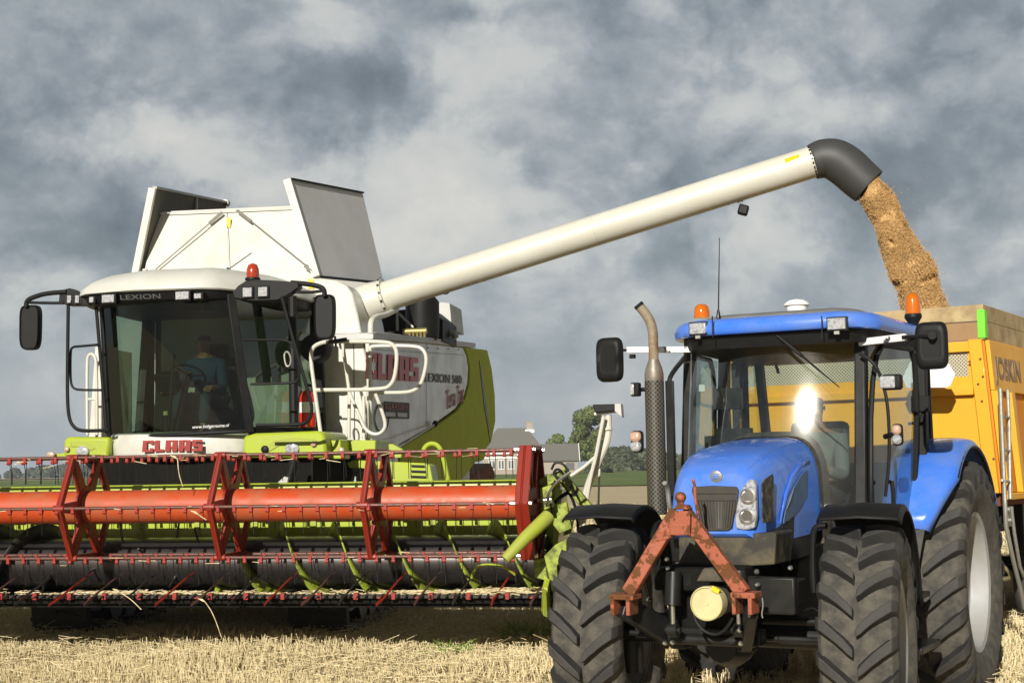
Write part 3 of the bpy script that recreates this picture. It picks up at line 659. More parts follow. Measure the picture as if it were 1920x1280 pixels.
mb.tube(smoothpath([CA(x, y, 'y', .0) for x, y in [(1008, 1058), (1012, 1030), (1020, 1000), (1030, 975), (1036, 940), (1040, 900)]], 2), .010, 6)
mb.tube(smoothpath([CA(x, y, 'y', .5) for x, y in [(1050, 900), (1066, 920), (1080, 950), (1085, 1000)]], 2), .016, 6)
mb.tube(smoothpath([CA(x, y, 'y', .5) for x, y in [(1040, 942), (1058, 926), (1074, 920)]], 1), .02, 6)
mb.each('hydraulic_hose', black, hdr)
mb = MB(); mb.tube([CA(1020, 938, 'y', -.1), CA(1034, 936, 'y', -.1)], .035, 12); mb.tube(smoothpath([CA(x, y, 'y', -.15) for x, y in [(1028, 950), (1026, 930), (1034, 915), (1046, 900), (1070, 884)]], 2), .012, 8); mb.build('hydraulic_ram', chrome, hdr)
mb = MB(); mb.prism(CP([(1020, 1062), (1060, 1040), (1062, 1100), (1030, 1110)], 'y', -.2), (0, .3, 0)); mb.b2((4.25, -.2, .45), (4.5, .9, .9)); mb.build('drive_housing', blackm, hdr, bevel=.01)
# --- sensor mast
mb = MB()
Y_ = 1.3
mb.tube(smoothpath([CA(x, y, 'y', Y_) for x, y in [(1140, 778), (1140, 812), (1137, 830), (1126, 855), (1117, 875), (1104, 905), (1094, 945), (1090, 985)]], 2), .038, 10)
mb.tube(smoothpath([CA(x, y, 'y', Y_-.12) for x, y in [(1132, 780), (1124, 820), (1117, 858), (1108, 890), (1100, 935), (1094, 985)]], 2), .020, 8)
mb.tube([CA(x, y, 'y', Y_-.1) for x, y in [(1070, 892), (1095, 875), (1116, 856)]], .017, 8)
mb.tube([CA(1124, 878, 'y', Y_+.3), CA(1122, 950, 'y', Y_+.3)], .011, 8)
a = CA(1115, 776, 'y', Y_); b = CA(1154, 771, 'y', Y_); mb.beam(a, b, .12, .025); mb.lathe([(.06, 0), (.06, .02)], CA(1138, 806, 'y', Y_), (0,0,1), 12)
mast = mb.build('sensor_mast', tubewhite, comb)
mb = MB(); mb.prism(CP([(1111, 758), (1152, 757), (1152, 770), (1116, 773)], 'y', Y_-.12), (0, .3, 0)); mb.build('sensor_box', black, mast, bevel=.008)
mb = MB(); mb.prism(CP([(1152, 757), (1164, 756), (1166, 782), (1152, 770)], 'y', Y_-.1), (0, .25, 0)); mb.build('sensor_flap', grey, mast, bevel=.004)

# --- tracks, axle, feeder house
def track(x0):
    e = MB(); w = .66; y0, y1 = 2.05, 4.6
    prof = [(y0+.04, 0), (y1-.3, 0), (y1, .25), (y1-.1, .62), (y1-.6, 1.05), (y0+.7, 1.22), (y0+.2, 1.05), (y0-.08, .65), (y0, .22)]
    pp = smoothpath([(x0, a, b) for a, b in prof], 2, closed=True)
    inn = [Vector((x0, 3.3+(p.y-3.3)*.93, .6+(p.z-.6)*.90)) for p in pp]; n = len(pp); o = Vector((w, 0, 0))
    vs = pp+[p+o for p in pp]+inn+[p+o for p in inn]
    e.add(vs, [(i, (i+1) % n, n+(i+1) % n, n+i) for i in range(n)]+[(i, (i+1) % n, 2*n+(i+1) % n, 2*n+i) for i in range(n)]+[(n+i, n+(i+1) % n, 3*n+(i+1) % n, 3*n+i) for i in range(n)]+[(2*n+i, 2*n+(i+1) % n, 3*n+(i+1) % n, 3*n+i) for i in range(n)])
    # lugs
    L_ = 0; last = pp[0]
    for i in range(n*3):
        p = pp[i//3].lerp(pp[(i//3+1) % n], (i % 3)/3); L_ += (p-last).length; last = p
        if L_ > .16:
            L_ = 0; d = (pp[(i//3+1) % n]-pp[i//3]).normalized(); nn_ = Vector((1,0,0)).cross(d)*-1
            if (p+nn_*.1-Vector((x0,3.3,.6))).length < (p-Vector((x0,3.3,.6))).length: nn_ = -nn_
            for s_, q in ((0, 1), (w/2+.01, -1)):
                a = p+Vector((s_+.0, 0, 0))+nn_*.018+d*(.04 if q > 0 else -.04)*1; b = p+Vector((s_+w/2-.01, 0, 0))+nn_*.018-d*(.04 if q > 0 else -.04)
                e.beam(a, b, .045, .036, upv=nn_)
    t = e.build('track', rubber, comb, smooth=30)
    m2 = MB()
    for (yy, zz, r) in ((2.45, .62, .40), (4.15, .55, .36), (2.95, .25, .17), (3.35, .25, .17), (3.75, .25, .17)): m2.lathe([(r, .06), (r, w-.06)], (x0, yy, zz), (1,0,0), 24)
    m2.b2((x0+.15, 2.4, .45), (x0+w-.15, 4.1, .85)); m2.build('track_roller', dsteel, t)
track(-1.98); track(1.02)
mb = MB(); mb.b2((-1.3, 2.6, .38), (1.1, 3.9, 1.15)); mb.build('axle', deepb, comb)
mb = MB(); mb.hexa([(-.85, 1.1, .5), (.75, 1.1, .5), (.7, 4.0, 1.1), (-.8, 4.0, 1.1), (-.85, 1.1, 1.35), (.75, 1.1, 1.35), (.7, 4.0, 2.0), (-.8, 4.0, 2.0)]); mb.build('feeder_house', deepb, comb, bevel=.01)
mb = MB(); mb.prism([(-1.38, 1.95, 1.95), (1.35, 1.95, 1.95), (1.3, 1.95, 1.5), (-.9, 1.95, 1.5)], (0, 1.6, 0)); mb.build('underbody', deepb, comb, bevel=.01)
# flexible hose beside the feeder
mb = MB(); mb.tube(smoothpath([CA(x, y, 'y', 1.5) for x, y in [(552, 862), (548, 880), (540, 905)]], 2), .055, 12); mb.build('hose', black, comb)
mb = MB(); mb.prism(CP([(520, 905), (533, 893), (540, 895), (538, 907)], 'y', 1.3), (0, .05, 0)); mb.build('side_plate', grey, comb)
# --- front fascia (white centre) and green lamp modules
fy = 1.72
mb = MB()
K = 12; rows = []
def fas(t): return -1.0+1.6*t, fy+.22*(2*t-1)**2
for z, dy in ((1.93, .16), (1.97, .0), (2.10, -.02), (2.19, .02), (2.215, .1), (2.215, .5)):
    rows.append([(fas(i/K)[0], fas(i/K)[1]+dy, z) for i in range(K+1)])
mb.grid(rows); fascia = mb.build('front_fascia', white, comb, smooth=40, solid=.02)
a = CA(266, 853, 'y', fy-.04); b = CA(379, 851, 'y', fy-.04); blocktext('CLAAS', 'lettering', clipred, fascia, (a.x, fy-.032, 2.005), (1, 0, 0), (0, 0, 1), .125, (b.x-a.x), .006)
def module(pts, name, side):
    mb = MB(); mb.prism(CP(pts, 'y', 1.80), (0, .9, 0)); return mb.build(name, green, comb, bevel=.035)
mR = module([(456, 817), (475, 812), (600, 807), (609, 815), (613, 852), (605, 858), (454, 858)], 'lamp_module', 1)
mL = module([(119, 822), (130, 818), (206, 819), (203, 858), (122, 858), (118, 850)], 'lamp_module', -1)
def lamp(px, py, y, rw, rh, parent, name='headlight', ring=True, m=lens):
    c = CA(px, py, 'y', y); mb = MB(); n = 20
    prof = [(1.0, 0), (1.0, .3), (.82, .42), (.55, .52), (.0, .55)]
    vs = []; fs = []
    for r, z in prof:
        for j in range(n): an = 2*math.pi*j/n; vs.append((c.x+r*rw*math.cos(an), c.y-z*.05, c.z+r*rh*math.sin(an)))
    for i in range(len(prof)-1):
        for j in range(n): j2 = (j+1) % n; fs.append((i*n+j, i*n+j2, (i+1)*n+j2, (i+1)*n+j))
    mb.add(vs, fs); return mb.build(name, m, parent, smooth=60)
mb = MB()
for pts in ([(492, 838), (512, 826), (550, 820), (592, 823), (596, 829), (560, 829), (530, 832), (512, 843), (500, 850)],): mb.prism(CP(pts, 'y', 1.792), (0, .02, 0))
mb.build('lamp_recess', dgreen, mR, bevel=.01)
mb = MB(); mb.prism(CP([(130, 828), (160, 828), (180, 840), (172, 845), (150, 838), (130, 838)], 'y', 1.792), (0, .02, 0)); mb.build('lamp_recess', dgreen, mL, bevel=.01)
lamp(548, 841, 1.79, .075, .07, mR); lamp(588, 832, 1.79, .032, .032, mR, 'indicator', m=lamb); lamp(588, 848, 1.79, .036, .018, mR, 'side_light', m=lamb)
lamp(497, 842, 1.79, .042, .042, mR, 'fog_lamp', m=black)
lamp(155, 846, 1.79, .075, .06, mL); lamp(126, 842, 1.79, .03, .032, mL, 'indicator', m=lamb)
mb = MB(); mb.prism(CP([(612, 826), (638, 824), (640, 860), (612, 860)], 'y', 2.0), (0, .35, 0)); mb.prism(CP([(640, 824), (704, 825), (704, 845), (640, 847)], 'y', 2.35), (0, .8, 0)); sb = mb.build('step_box', green, comb, bevel=.01)
lamp(640, 844, 1.98, .036, .036, sb, 'indicator', m=lamb)
mb = MB(); mb.prism(CP([(98, 852), (118, 849), (140, 850), (140, 858), (96, 858)], 'y', 2.0), (0, .4, 0)); sb = mb.build('step_box', green, comb, bevel=.01); lamp(96, 852, 1.97, .05, .035, sb, 'indicator', m=lamb)
# green steps and bow at the right behind the reel
mb = MB()
mb.tube(smoothpath([CA(x, y, 'y', 2.3) for x, y in [(792, 850), (797, 836), (810, 830), (824, 836), (832, 860), (840, 900)]], 2), .026, 10)
mb.prism(CP([(728, 832), (736, 832), (755, 842), (752, 858), (730, 858)], 'y', 2.4), (0, .06, 0)); mb.prism(CP([(650, 868), (662, 862), (800, 868), (806, 903), (736, 903), (728, 880), (655, 877)], 'y', 2.5), (0, .1, 0))
mb.prism(CP([(795, 868), (806, 872), (812, 903), (803, 903)], 'y', 2.2), (0, .3, 0))
mb.each('access_step', green, comb, bevel=.008)
mb = MB()
for yy in (872, 882, 892): a = CA(770, yy, 'y', 2.47); b = CA(798, yy+1, 'y', 2.47); mb.beam(a, b, .02, .015)
mb.each('step_slot', blackm, comb)

# --- cab
mb = MB(); mb.b2((-1.15, 2.2, 2.0), (.95, 3.5, 2.22)); mb.build('cab_floor', deepb, comb)
# windscreen: curved sheet between traced corners
def wsx(t, top):   # t 0..1 left to right
    a, b = (CA(192, 572, 'y', 1.95), CA(432, 560, 'y', 1.72)) if top else (CA(207, 822, 'y', 2.05), CA(468, 806, 'y', 1.82))
    p = a.lerp(b, t); p.y -= .22*(1-(2*t-1)**2); return p
rows = [[wsx(i/14, False).lerp(wsx(i/14, True), k/6) for i in range(15)] for k in range(7)]
mb = MB(); mb.grid(rows); mb.build('windscreen', g_comb, comb, smooth=80)
UR = lambda px, py, x: CA(px, py, 'x', x)
# right side glass (towards the ladder) and pillars
sT0, sT1 = wsx(1, True)+Vector((.03, .03, 0)), Vector((1.02, 3.1, 3.72)); sB0, sB1 = wsx(1, False)+Vector((.03, .03, 0)), Vector((1.0, 3.3, 2.25))
mb = MB(); mb.add([sB0, sB1, sT1, sT0], [(0,1,2,3)]); mb.build('side_window', g_comb, comb, smooth=0)
lT0, lT1 = wsx(0, True), CA(278, 572, 'x', -1.20); lB0, lB1 = wsx(0, False), CA(262, 815, 'x', -1.16)
lT1.z = 3.72; lB1.z = 2.25
mb = MB(); mb.add([lB0, lB1, lT1, lT0], [(0,1,2,3)]); mb.build('side_window', g_cside, comb, smooth=0)
mb = MB()
mb.beam(wsx(1, False)+Vector((0,0,-.03)), wsx(1, True)+Vector((0,0,.05)), .10, .09); mb.beam(wsx(0, False)+Vector((-.01,0.02,-.03)), wsx(0, True)+Vector((-.01,.02,.05)), .06, .06)
mb.beam(sB1, sT1+Vector((0,0,.1)), .13, .13); mb.beam(lB1, lT1+Vector((0,0,.1)), .10, .10)
mb.beam(sB0, sB1, .06, .07); mb.beam(lB0, lB1, .06, .07)
mb.tube([wsx(k/14, False)+Vector((0,0,-.01)) for k in range(15)], .025, 8)
a = wsx(.16, False)+Vector((0,.02,0)); b = wsx(.16, True)+Vector((0,.02,0)); a0 = wsx(.0, False)+Vector((0,.02,0)); b0 = wsx(.0, True)+Vector((0,.02,0))
mb.add([lB1, (-1.15, 3.4, 2.2), (-1.2, 3.4, 3.8), lT1], [(0,1,2,3)]); q0 = wsx(0, False)+Vector((.0, .03, 0)); q1 = wsx(0, True)+Vector((0, .03, 0)); mb.add([q0, wsx(.115, False)+Vector((0,.03,0)), wsx(.125, True)+Vector((0,.03,0)), q1], [(0,1,2,3)])
mb.b2((-1.1, 3.36, 2.2), (.9, 3.4, 3.8)); mb.b2((-1.2, 3.30, 2.2), (-1.12, 3.4, 3.8))
mb.build('cab_frame', black, comb, bevel=.008)
# roof: white shell with a dark lamp band below
def roofring(z, k, y0, y1, x0, x1, xb):   # outline front-left .. ccw
    return [Vector((x0*k+.35*(1-k), y0+.30, z)), Vector((x0*k*.9, y0+.05, z)), Vector((-.35, y0-.04, z)), Vector((xb, y0, z)), Vector((x1*k-.05, y0+.95, z)), Vector((x1*k, y0+1.25, z)), Vector((x1*k, y1, z)), Vector((x0*k, y1, z))]
rl = [CA(155, 549, 'y', 1.75), CA(175, 545, 'y', 1.55), CA(290, 541, 'y', 1.42), CA(398, 539, 'y', 1.45)]
mb = MB()
def roof_loop(z, ins):
    P = [(-1.36+ins, 2.1+ins*.3), (-1.30+ins, 1.72+ins*.8), (-1.12+ins*.9, 1.52+ins*.8), (-.5, 1.44+ins*.8), (.24, 1.46+ins*.8), (.42-ins*.2, 1.56+ins*.8), (.95-ins*.8, 2.35+ins*.4), (1.02-ins, 2.7), (1.02-ins, 3.35), (-1.36+ins, 3.35)]
    return [Vector((x, y, z)) for x, y in P]
rr = [roof_loop(3.745, .02), roof_loop(3.76, .0), roof_loop(3.83, .02), roof_loop(3.91, .10), roof_loop(3.98, .24), roof_loop(4.02, .40), roof_loop(4.035, .62)]
for j, r_ in enumerate(rr):
    for p in r_:
        if p.x < -.6: p.z -= .015*(j > 0)
mb.grid(rr, close=True); mb.add(rr[-1], [tuple(range(10))]); mb.add(rr[0], [tuple(range(10))[::-1]])
roof = mb.build('cab_roof', whitegr, comb, smooth=50)
mb = MB()
b0_ = [p+Vector((0, .02, -.004)) for p in roof_loop(3.74, .03)]; b1_ = [Vector((p.x, p.y+.04, 3.655)) for p in b0_]; b2_ = [Vector((p.x*.98, p.y+.14, 3.63)) for p in b0_]
mb.grid([b0_, b1_, b2_], close=True); mb.add(b2_, [tuple(range(10))[::-1]])
vis = mb.build('lamp_band', black, comb, smooth=40)
text('LEXION', 'lettering', mat('faded_print', (.09, .09, .085), .6), vis, CA(226, 562, 'y', 1.43)+Vector((0, -.0, -.0)), (1,0,.0), (0,-.3,1), .075, width=.46)
def worklamp(px, py, y, w, h, parent, rx=0.):
    c = CA(px, py, 'y', y); R = Matrix.Rotation(rx, 3, 'Z'); mb = MB(); mb.box(c+Vector((0,.05,0)), (w+.03, .09, h+.03), R); f = mb.build('work_light', black, parent, bevel=.008)
    mb = MB(); mb.box(c-Vector((0,.005,0)), (w, .02, h), R); mb.build('lens', lens, f, bevel=.006)
worklamp(203, 560, 1.42, .14, .085, vis); worklamp(342, 554, 1.40, .15, .085, vis); worklamp(371, 555, 1.42, .08, .055, vis); worklamp(172, 562, 1.55, .05, .06, vis)
# side lamp carriers with mirror arms
mb = MB()
mb.prism(CP([(436, 548), (446, 536), (460, 527), (480, 524), (520, 526), (558, 529), (560, 538), (540, 552), (520, 562), (470, 564), (440, 558)], 'y', 1.40), (0, .14, 0))
mb.tube(smoothpath([CA(x, y, 'y', 1.45) for x, y in [(545, 530), (575, 532), (600, 537), (608, 543), (609, 556)]], 2), .028, 8)
mb.tube(smoothpath([CA(x, y, 'y', 1.45) for x, y in [(545, 546), (570, 548), (592, 547), (605, 545)]], 1), .018, 8)
arm = mb.build('mirror_arm', black, comb, bevel=.012)
worklamp(464, 548, 1.37, .10, .10, arm); worklamp(493, 547, 1.37, .10, .10, arm)
lamp(473, 522, 1.55, .06, .01, arm, 'beacon_base', m=black)
c = CA(474, 522, 'y', 1.55); mb = MB(); mb.lathe([(.068, 0), (.07, .05), (.066, .10), (.05, .145), (.02, .162), (0.001, .165)], c, (0,0,1), 20); mb.build('beacon', ambred, arm, smooth=60)
mb = MB(); mb.lathe([(.085, -.02), (.08, .006)], c, (0,0,1), 20); mb.build('beacon_base', black, arm)
mb = MB()
mb.prism(CP([(152, 549), (130, 540), (112, 545), (110, 566), (124, 572), (152, 572), (180, 573), (180, 552)], 'y', 1.70), (0, .16, 0))
mb.tube(smoothpath([CA(x, y, 'y', 1.7) for x, y in [(125, 547), (85, 550), (60, 558), (50, 564), (49, 576)]], 2), .028, 8)
mb.tube(smoothpath([CA(x, y, 'y', 1.7) for x, y in [(120, 568), (85, 568), (55, 567)]], 1), .018, 8)
arm2 = mb.build('mirror_arm', black, comb, bevel=.012)
worklamp(130, 561, 1.68, .045, .085, arm2, .3); worklamp(145, 561, 1.68, .045, .085, arm2, .3)
def mirror(px0, py0, px1, py1, y, parent, tw=.10):
    a = CA(px0, py0, 'y', y); b = CA(px1, py1, 'y', y); w = (b.x-a.x)/2; h = (a.z-b.z)/2; c = (a+b)/2; rows = []
    for dy, k in ((0, .80), (-.02, .93), (.02, 1.0), (.07, 1.0), (.085, .9)):
        rows.append([(c.x+w*k*(abs(math.cos(t))**.45)*(1 if math.cos(t) > 0 else -1)*(1+.05*math.sin(t)), c.y+dy, c.z+h*(1-(1-k)*.4)*(abs(math.sin(t))**.45)*(1 if math.sin(t) > 0 else -1)) for t in [2*math.pi*j/32 for j in range(32)]])
    mb = MB(); mb.grid(rows, close=True); mb.add(rows[0], [tuple(range(32))]); mb.add(rows[-1], [tuple(range(32))]); return mb.build('mirror', black, parent, smooth=50)
mirror(588, 552, 627, 635, 1.48, arm); mirror(37, 572, 73, 655, 1.72, arm2)
# black guard rails round the cab glass
mb = MB()
lr = lambda pts, y, r=.017, it=2: mb.tube(smoothpath([CA(x, yy, 'y', y) for x, yy in pts], it), r, 8)
lr([(128, 572), (127, 650), (126, 740), (129, 785), (140, 803), (156, 808), (205, 806)], 1.72, .02, 2); lr([(180, 572), (190, 690), (200, 812)], 1.80, .02, 0)
lr([(184, 646), (150, 649), (135, 650), (132, 660), (132, 715), (137, 728), (150, 731), (190, 731)], 1.76, .014)
lr([(528, 556), (545, 620), (562, 680), (578, 735), (585, 760), (584, 780), (575, 792), (560, 796), (480, 797)], 1.35, .019)
lr([(460, 637), (535, 637), (548, 645), (556, 668), (562, 695), (560, 712), (550, 718), (470, 720)], 1.6, .013)
mb.tube([CA(548, 555, 'y', 2.3), CA(551, 800, 'y', 2.3)], .05, 10)
mb.each('guard_rail', black, comb)
mb = MB(); c = CA(586, 652, 'y', 2.6); mb.lathe([(.14, 0), (.16, .03), (.16, .25)], c, (0, 1, 0), 24); mb.build('air_horn', black, comb)
mb = MB(); mb.tube(smoothpath([CA(x, y, 'y', 1.62) for x, y in [(532, 662), (540, 658), (546, 672), (544, 686), (536, 687)]], 2, True), .010, 8, closed=True); mb.build('door_handle', zinc, comb)
mb = MB(); c = CA(272, 530, 'y', 2.4); mb.lathe([(.075, -.01), (.05, .03), (.035, .10), (.03, .16)], c, (0,0,1), 16); mb.build('antenna_stub', whitegr, roof)
mb = MB(); mb.tube([CA(427, 506, 'y', 2.6), CA(472, 474, 'y', 2.6)], .006, 6); mb.lathe([(.02, 0), (.015, .04)], CA(427, 508, 'y', 2.6), (0,0,1), 8); mb.build('radio_antenna', blackm, roof)
text('www.lmbgersuma.nl', 'web_address', whprint, comb, wsx(.655, False).lerp(wsx(.655, True), .03)+Vector((0, -.02, .0)), (1, .17, .04), (0, 0, 1), .05, width=.40, shear=.3)
# cab interior
mb = MB(); mb.box((.12, 3.05, 2.75), (.50, .14, .75), Matrix.Rotation(-.12, 3, 'X')); mb.box((.12, 2.82, 2.42), (.5, .5, .14)); mb.b2((-.0, 2.7, 2.2), (.25, 3.0, 2.36)); mb.box((.12, 3.1, 3.2), (.26, .10, .2)); mb.build('driver_seat', seatm, comb, bevel=.04)
mb = MB(); ctr = Vector((.02, 2.42, 2.88)); R = Matrix.Rotation(-.6, 3, 'X')
mb.tube([ctr+R@Vector((.20*math.cos(t), .20*math.sin(t), 0)) for t in [2*math.pi*i/28 for i in range(28)]], .014, 8, closed=True)
for t in (0, 2.1, 4.2): mb.tube([ctr, ctr+R@Vector((.2*math.cos(t), .2*math.sin(t), 0))], .012, 6)
mb.tube([ctr, (.0, 2.15, 2.22)], [.03, .06], 10); mb.build('steering_wheel', black, comb)
mb = MB(); mb.b2((-.75, 2.55, 2.2), (-.45, 3.2, 2.70)); mb.box((-.55, 2.45, 2.82), (.26, .12, .22), Matrix.Rotation(.5, 3, 'X')); mb.tube([(-.35, 2.0, 2.2), (-.33, 2.1, 3.1)], .02, 8); mb.tube([(-.42, 2.1, 2.2), (-.42, 2.1, 2.40)], .045, 10); mb.build('control_console', black, comb, bevel=.02)
mb = MB(); c = CA(300, 790, 'y', 2.2); mb.lathe([(.03, 0), (.03, .04), (.0, .05)], (-.42, 2.1, 2.42), (0,0,1), 12); mb.build('lever_knob', creamcap, comb)
# --- white body panel beside the cab, grey return
def fullbody():
    mb = MB(); fp = CP([(500, 838), (500, 520), (566, 521), (604, 522), (632, 526), (650, 535), (661, 550), (671, 590), (680, 640), (688, 680), (690, 760), (688, 838)], 'y', 3.45)
    mb.prism(fp, (0, 1.2, 0)); return mb.build('body_front', white, comb, bevel=.02)
bf = fullbody()
mb = MB(); mb.prism(CP([(125, 838), (165, 838), (190, 838), (190, 650), (178, 650)], 'y', 3.5)[1:], (0, .9, 0)); mb.build('body_front', white, comb, bevel=.01)
mb = MB(); a = CA(663, 640, 'y', 3.44); b = CA(665, 838, 'y', 3.44); mb.beam(a, b, .008, .006); mb.build('panel_seam', blackm, bf)
# yellow stickers
mb = MB()
for q in ([(577, 523), (588, 523), (588, 541), (577, 541)], [(567, 673), (580, 673), (580, 693), (570, 693)]): mb.prism(CP(q, 'y', 3.435), (0, .006, 0))
mb.each('warning_sticker', ylw, bf)
mb = MB(); mb.b2((-1.62, 4.3, 1.35), (1.55, 9.6, 3.28)); mb.b2((-1.0, 3.3, 1.9), (.9, 4.5, 3.9)); mb.build('body_core', grey, comb)
mb = MB(); mb.b2((-1.4, 4.8, .75), (1.35, 9.0, 1.38)); mb.build('chassis', deepb, comb)
# side panels
XS = 1.66
mb = MB(); mb.prism(CP([(692, 640), (700, 637), (790, 642), (868, 651), (874, 665), (878, 690), (876, 720), (869, 745), (853, 767), (812, 797), (748, 834), (744, 905), (700, 905)], 'x', XS), (-.05, 0, 0)); sp = mb.build('side_panel', white, comb, bevel=.015)
mb = MB(); mb.prism(CP([(872, 651), (914, 656), (922, 690), (928, 740), (929, 790), (921, 829), (866, 900), (750, 905), (752, 838), (815, 801), (857, 771), (873, 748), (880, 720), (882, 690), (878, 665)], 'x', XS+.01), (-.06, 0, 0)); rh = mb.build('rear_hood', limeside, comb, bevel=.015)
mb = MB(); mb.prism(CP([(899, 676), (903, 690), (916, 790), (919, 828), (915, 800), (908, 760)], 'x', XS+.02), (-.01, 0, 0)); mb.build('panel_gap', blackm, rh)
mb = MB(); q = CP([(914, 656), (929, 790), (921, 829)], 'x', XS+.01); mb.b2((-1.6, 9.7, 1.9), (1.6, 10.9, 3.72)); mb.build('rear_cover', limeside, comb, bevel=.12)
mb = MB(); mb.b2((-1.65, 4.4, 1.35), (-1.60, 10.6, 3.55)); mb.build('side_panel', grey, comb, bevel=.01)
mb = MB(); mb.prism(CP([(866, 902), (905, 878), (921, 868), (928, 885), (928, 925), (866, 925)], 'x', XS-.35), (-.6, 0, 0)); mb.build('straw_chopper', rust, comb, bevel=.02)
xs = CP([(684, 660), (785, 660)], 'x', XS+.012); zt = CA(735, 660, 'x', XS+.012); zb_ = CA(735, 712, 'x', XS+.012)
p0 = CA(685, 710, 'x', XS+.012); p1 = CA(784, 715, 'x', XS+.012); p2 = CA(686, 659, 'x', XS+.012)
blocktext('CLAAS', 'lettering', simple('side_red', (.50, .05, .045), .45), sp, p0, p1-p0, p2-p0, (p2-p0).length, (p1-p0).length, .006, 0)
p0 = CA(797, 715, 'x', XS+.012); p1 = CA(866, 719, 'x', XS+.012); p2 = CA(797, 697, 'x', XS+.012)
text('LEXION 580', 'lettering', dkprint, sp, p0, p1-p0, p2-p0, (p2-p0).length*1.35, .004, width=(p1-p0).length, bold=.001)
p0 = CA(837, 768, 'x', XS+.012); p1 = CA(870, 752, 'x', XS+.012)
text('Terra Trac', 'lettering', pinkprint, sp, p0, p1-p0, (0, .12, 1), .42, .004, width=(p1-p0).length*1.0, shear=.1, bold=-.002)
mb = MB(); mb.prism(CP([(720, 752), (767, 755), (767, 785), (720, 784)], 'x', XS+.004), (.006, 0, 0)); pl = mb.build('dealer_plate', blackdust, sp)
mb = MB(); mb.prism(CP([(723, 772), (741, 773), (741, 781), (723, 780)], 'x', XS+.014), (.004, 0, 0)); mb.prism(CP([(745, 773), (763, 774), (763, 782), (745, 781)], 'x', XS+.014), (.004, 0, 0)); mb.each('plate_field', grey, pl)
p0 = CA(723, 766, 'x', XS+.014); p1 = CA(763, 767, 'x', XS+.014); text('CLAASSEN', 'lettering', pinkprint, pl, p0, p1-p0, (0, 0, 1), .10, .003, width=(p1-p0).length)
mb = MB(); ring = [CA(716+13*math.cos(t), 783+27*math.sin(t), 'x', XS+.01) for t in [2*math.pi*i/24 for i in range(24)]]; mb.tube(ring, .008, 6, closed=True); mb.build('round_emblem', dkprint, sp)
# rod stay
mb = MB(); mb.tube([CA(745, 840, 'x', XS+.25), CA(816, 795, 'x', XS+.05)], .014, 8); mb.build('gas_strut', zinc, comb); mb = MB(); mb.lathe([(.01, -.04), (.045, -.02), (.045, .02), (.01, .04)], CA(816, 794, 'x', XS+.06), (1,0,0), 12); mb.build('strut_knob', black, comb)
# deck rim, engine, air filter
mb = MB(); mb.prism(CP([(700, 624), (706, 622), (782, 630), (892, 643), (892, 652), (780, 641), (700, 636)], 'x', XS+.02), (-.5, 0, 0)); mb.build('deck_rim', grey, comb, bevel=.008)
yE = 6.6
mb = MB(); c = CA(792, 592, 'y', yE); mb.lathe([(.18, -.34), (.23, -.30), (.24, -.1), (.24, .22), (.17, .30)], c-Vector((0,0,.02)), (0, 0, 1), 24); mb.tube(smoothpath([c+Vector((0,0,.2)), c+Vector((.12,.1,.4)), c+Vector((.3,.3,.42))], 2), .09, 12)
mb.prism(CP([(700, 600), (740, 582), (800, 575), (830, 600), (830, 640), (700, 640)], 'y', yE+.4), (0, 1.0, 0)); eng = mb.build('engine_block', black, comb, bevel=.02)
mb = MB(); 
for i in range(5): a = CA(768+i*7, 622, 'y', yE-.6); mb.tube([a, a+Vector((0, 0, -.10))], .018, 8)
mb.tube([CA(756, 622, 'y', yE-.55), CA(800, 620, 'y', yE-.55)], .045, 12); mb.build('engine_pipe', mat('brass', (.35, .28, .10), .4, .6), comb)
mb = MB(); mb.tube([CA(748, 588, 'y', yE-.4), CA(775, 614, 'y', yE-.4)], .02, 8); mb.tube([CA(745, 585, 'y', yE-.4), CA(745, 620, 'y', yE-.4)], .02, 8); mb.build('engine_strut', zinc, comb)
mb = MB(); mb.prism(CP([(812, 575), (826, 566), (843, 568), (848, 618), (820, 618)], 'y', 8.2), (0, .9, 0)); mb.build('exhaust_box', grey, comb, bevel=.01)
mb = MB(); mb.prism(CP([(819, 600), (827, 600), (842, 622), (820, 622)], 'y', 7.6), (0, .03, 0)); mb.tube(smoothpath([CA(x, y, 'y', 7.5) for x, y in [(812, 628), (825, 623), (850, 624), (855, 634)]], 1), .05, 8); mb.build('bracket', zinc, comb)
mb = MB(); mb.tube(smoothpath([CA(x, y, 'x', 1.7) for x, y in [(695, 625), (695, 602), (704, 594), (722, 591), (744, 580)]], 2), .035, 10); mb.build('deck_handrail', tubewhite, comb)
# --- grain tank: front wall, flaps
FY = 3.5
W0 = [CA(270, 512, 'y', FY), CA(604, 524, 'y', FY-.0), CA(558, 385, 'y', FY+.35), CA(292, 397, 'y', FY+.35)]
mb = MB(); mb.prism(W0, (0, .04, 0)); gt = mb.build('grain_tank', white, comb, bevel=.006)
mb = MB(); mb.b2((-1.35, 3.6, 3.2), (1.0, 6.2, 4.1)); mb.build('tank_body', white, gt, bevel=.02)
B0 = Vector((W0[0].x+.05, 6.0, 4.2)); B1 = Vector((W0[1].x+.05, 6.0, 4.2)); B2 = Vector((W0[2].x+.1, 5.8, 4.95)); B3 = Vector((W0[3].x, 5.8, 4.9)); mb = MB(); mb.prism([B0, B1, B2, B3], (0, .04, 0)); mb.build('tank_rear_wall', grey, gt)
def flap(q, off): mb = MB(); mb.prism(q, off); return mb
rq = [CA(600, 519, 'y', FY), CA(545, 337, 'y', FY), CA(680, 363, 'y', 5.45)]; rq.append(plane_at(CO, 720, 531, *rq))
fl = flap(rq, (-.035, 0, 0)).build('tank_flap', mat('flap_grey', (.62, .62, .60), .35, dirt=(.45, .43, .38), dscale=2, damt=.5), gt)
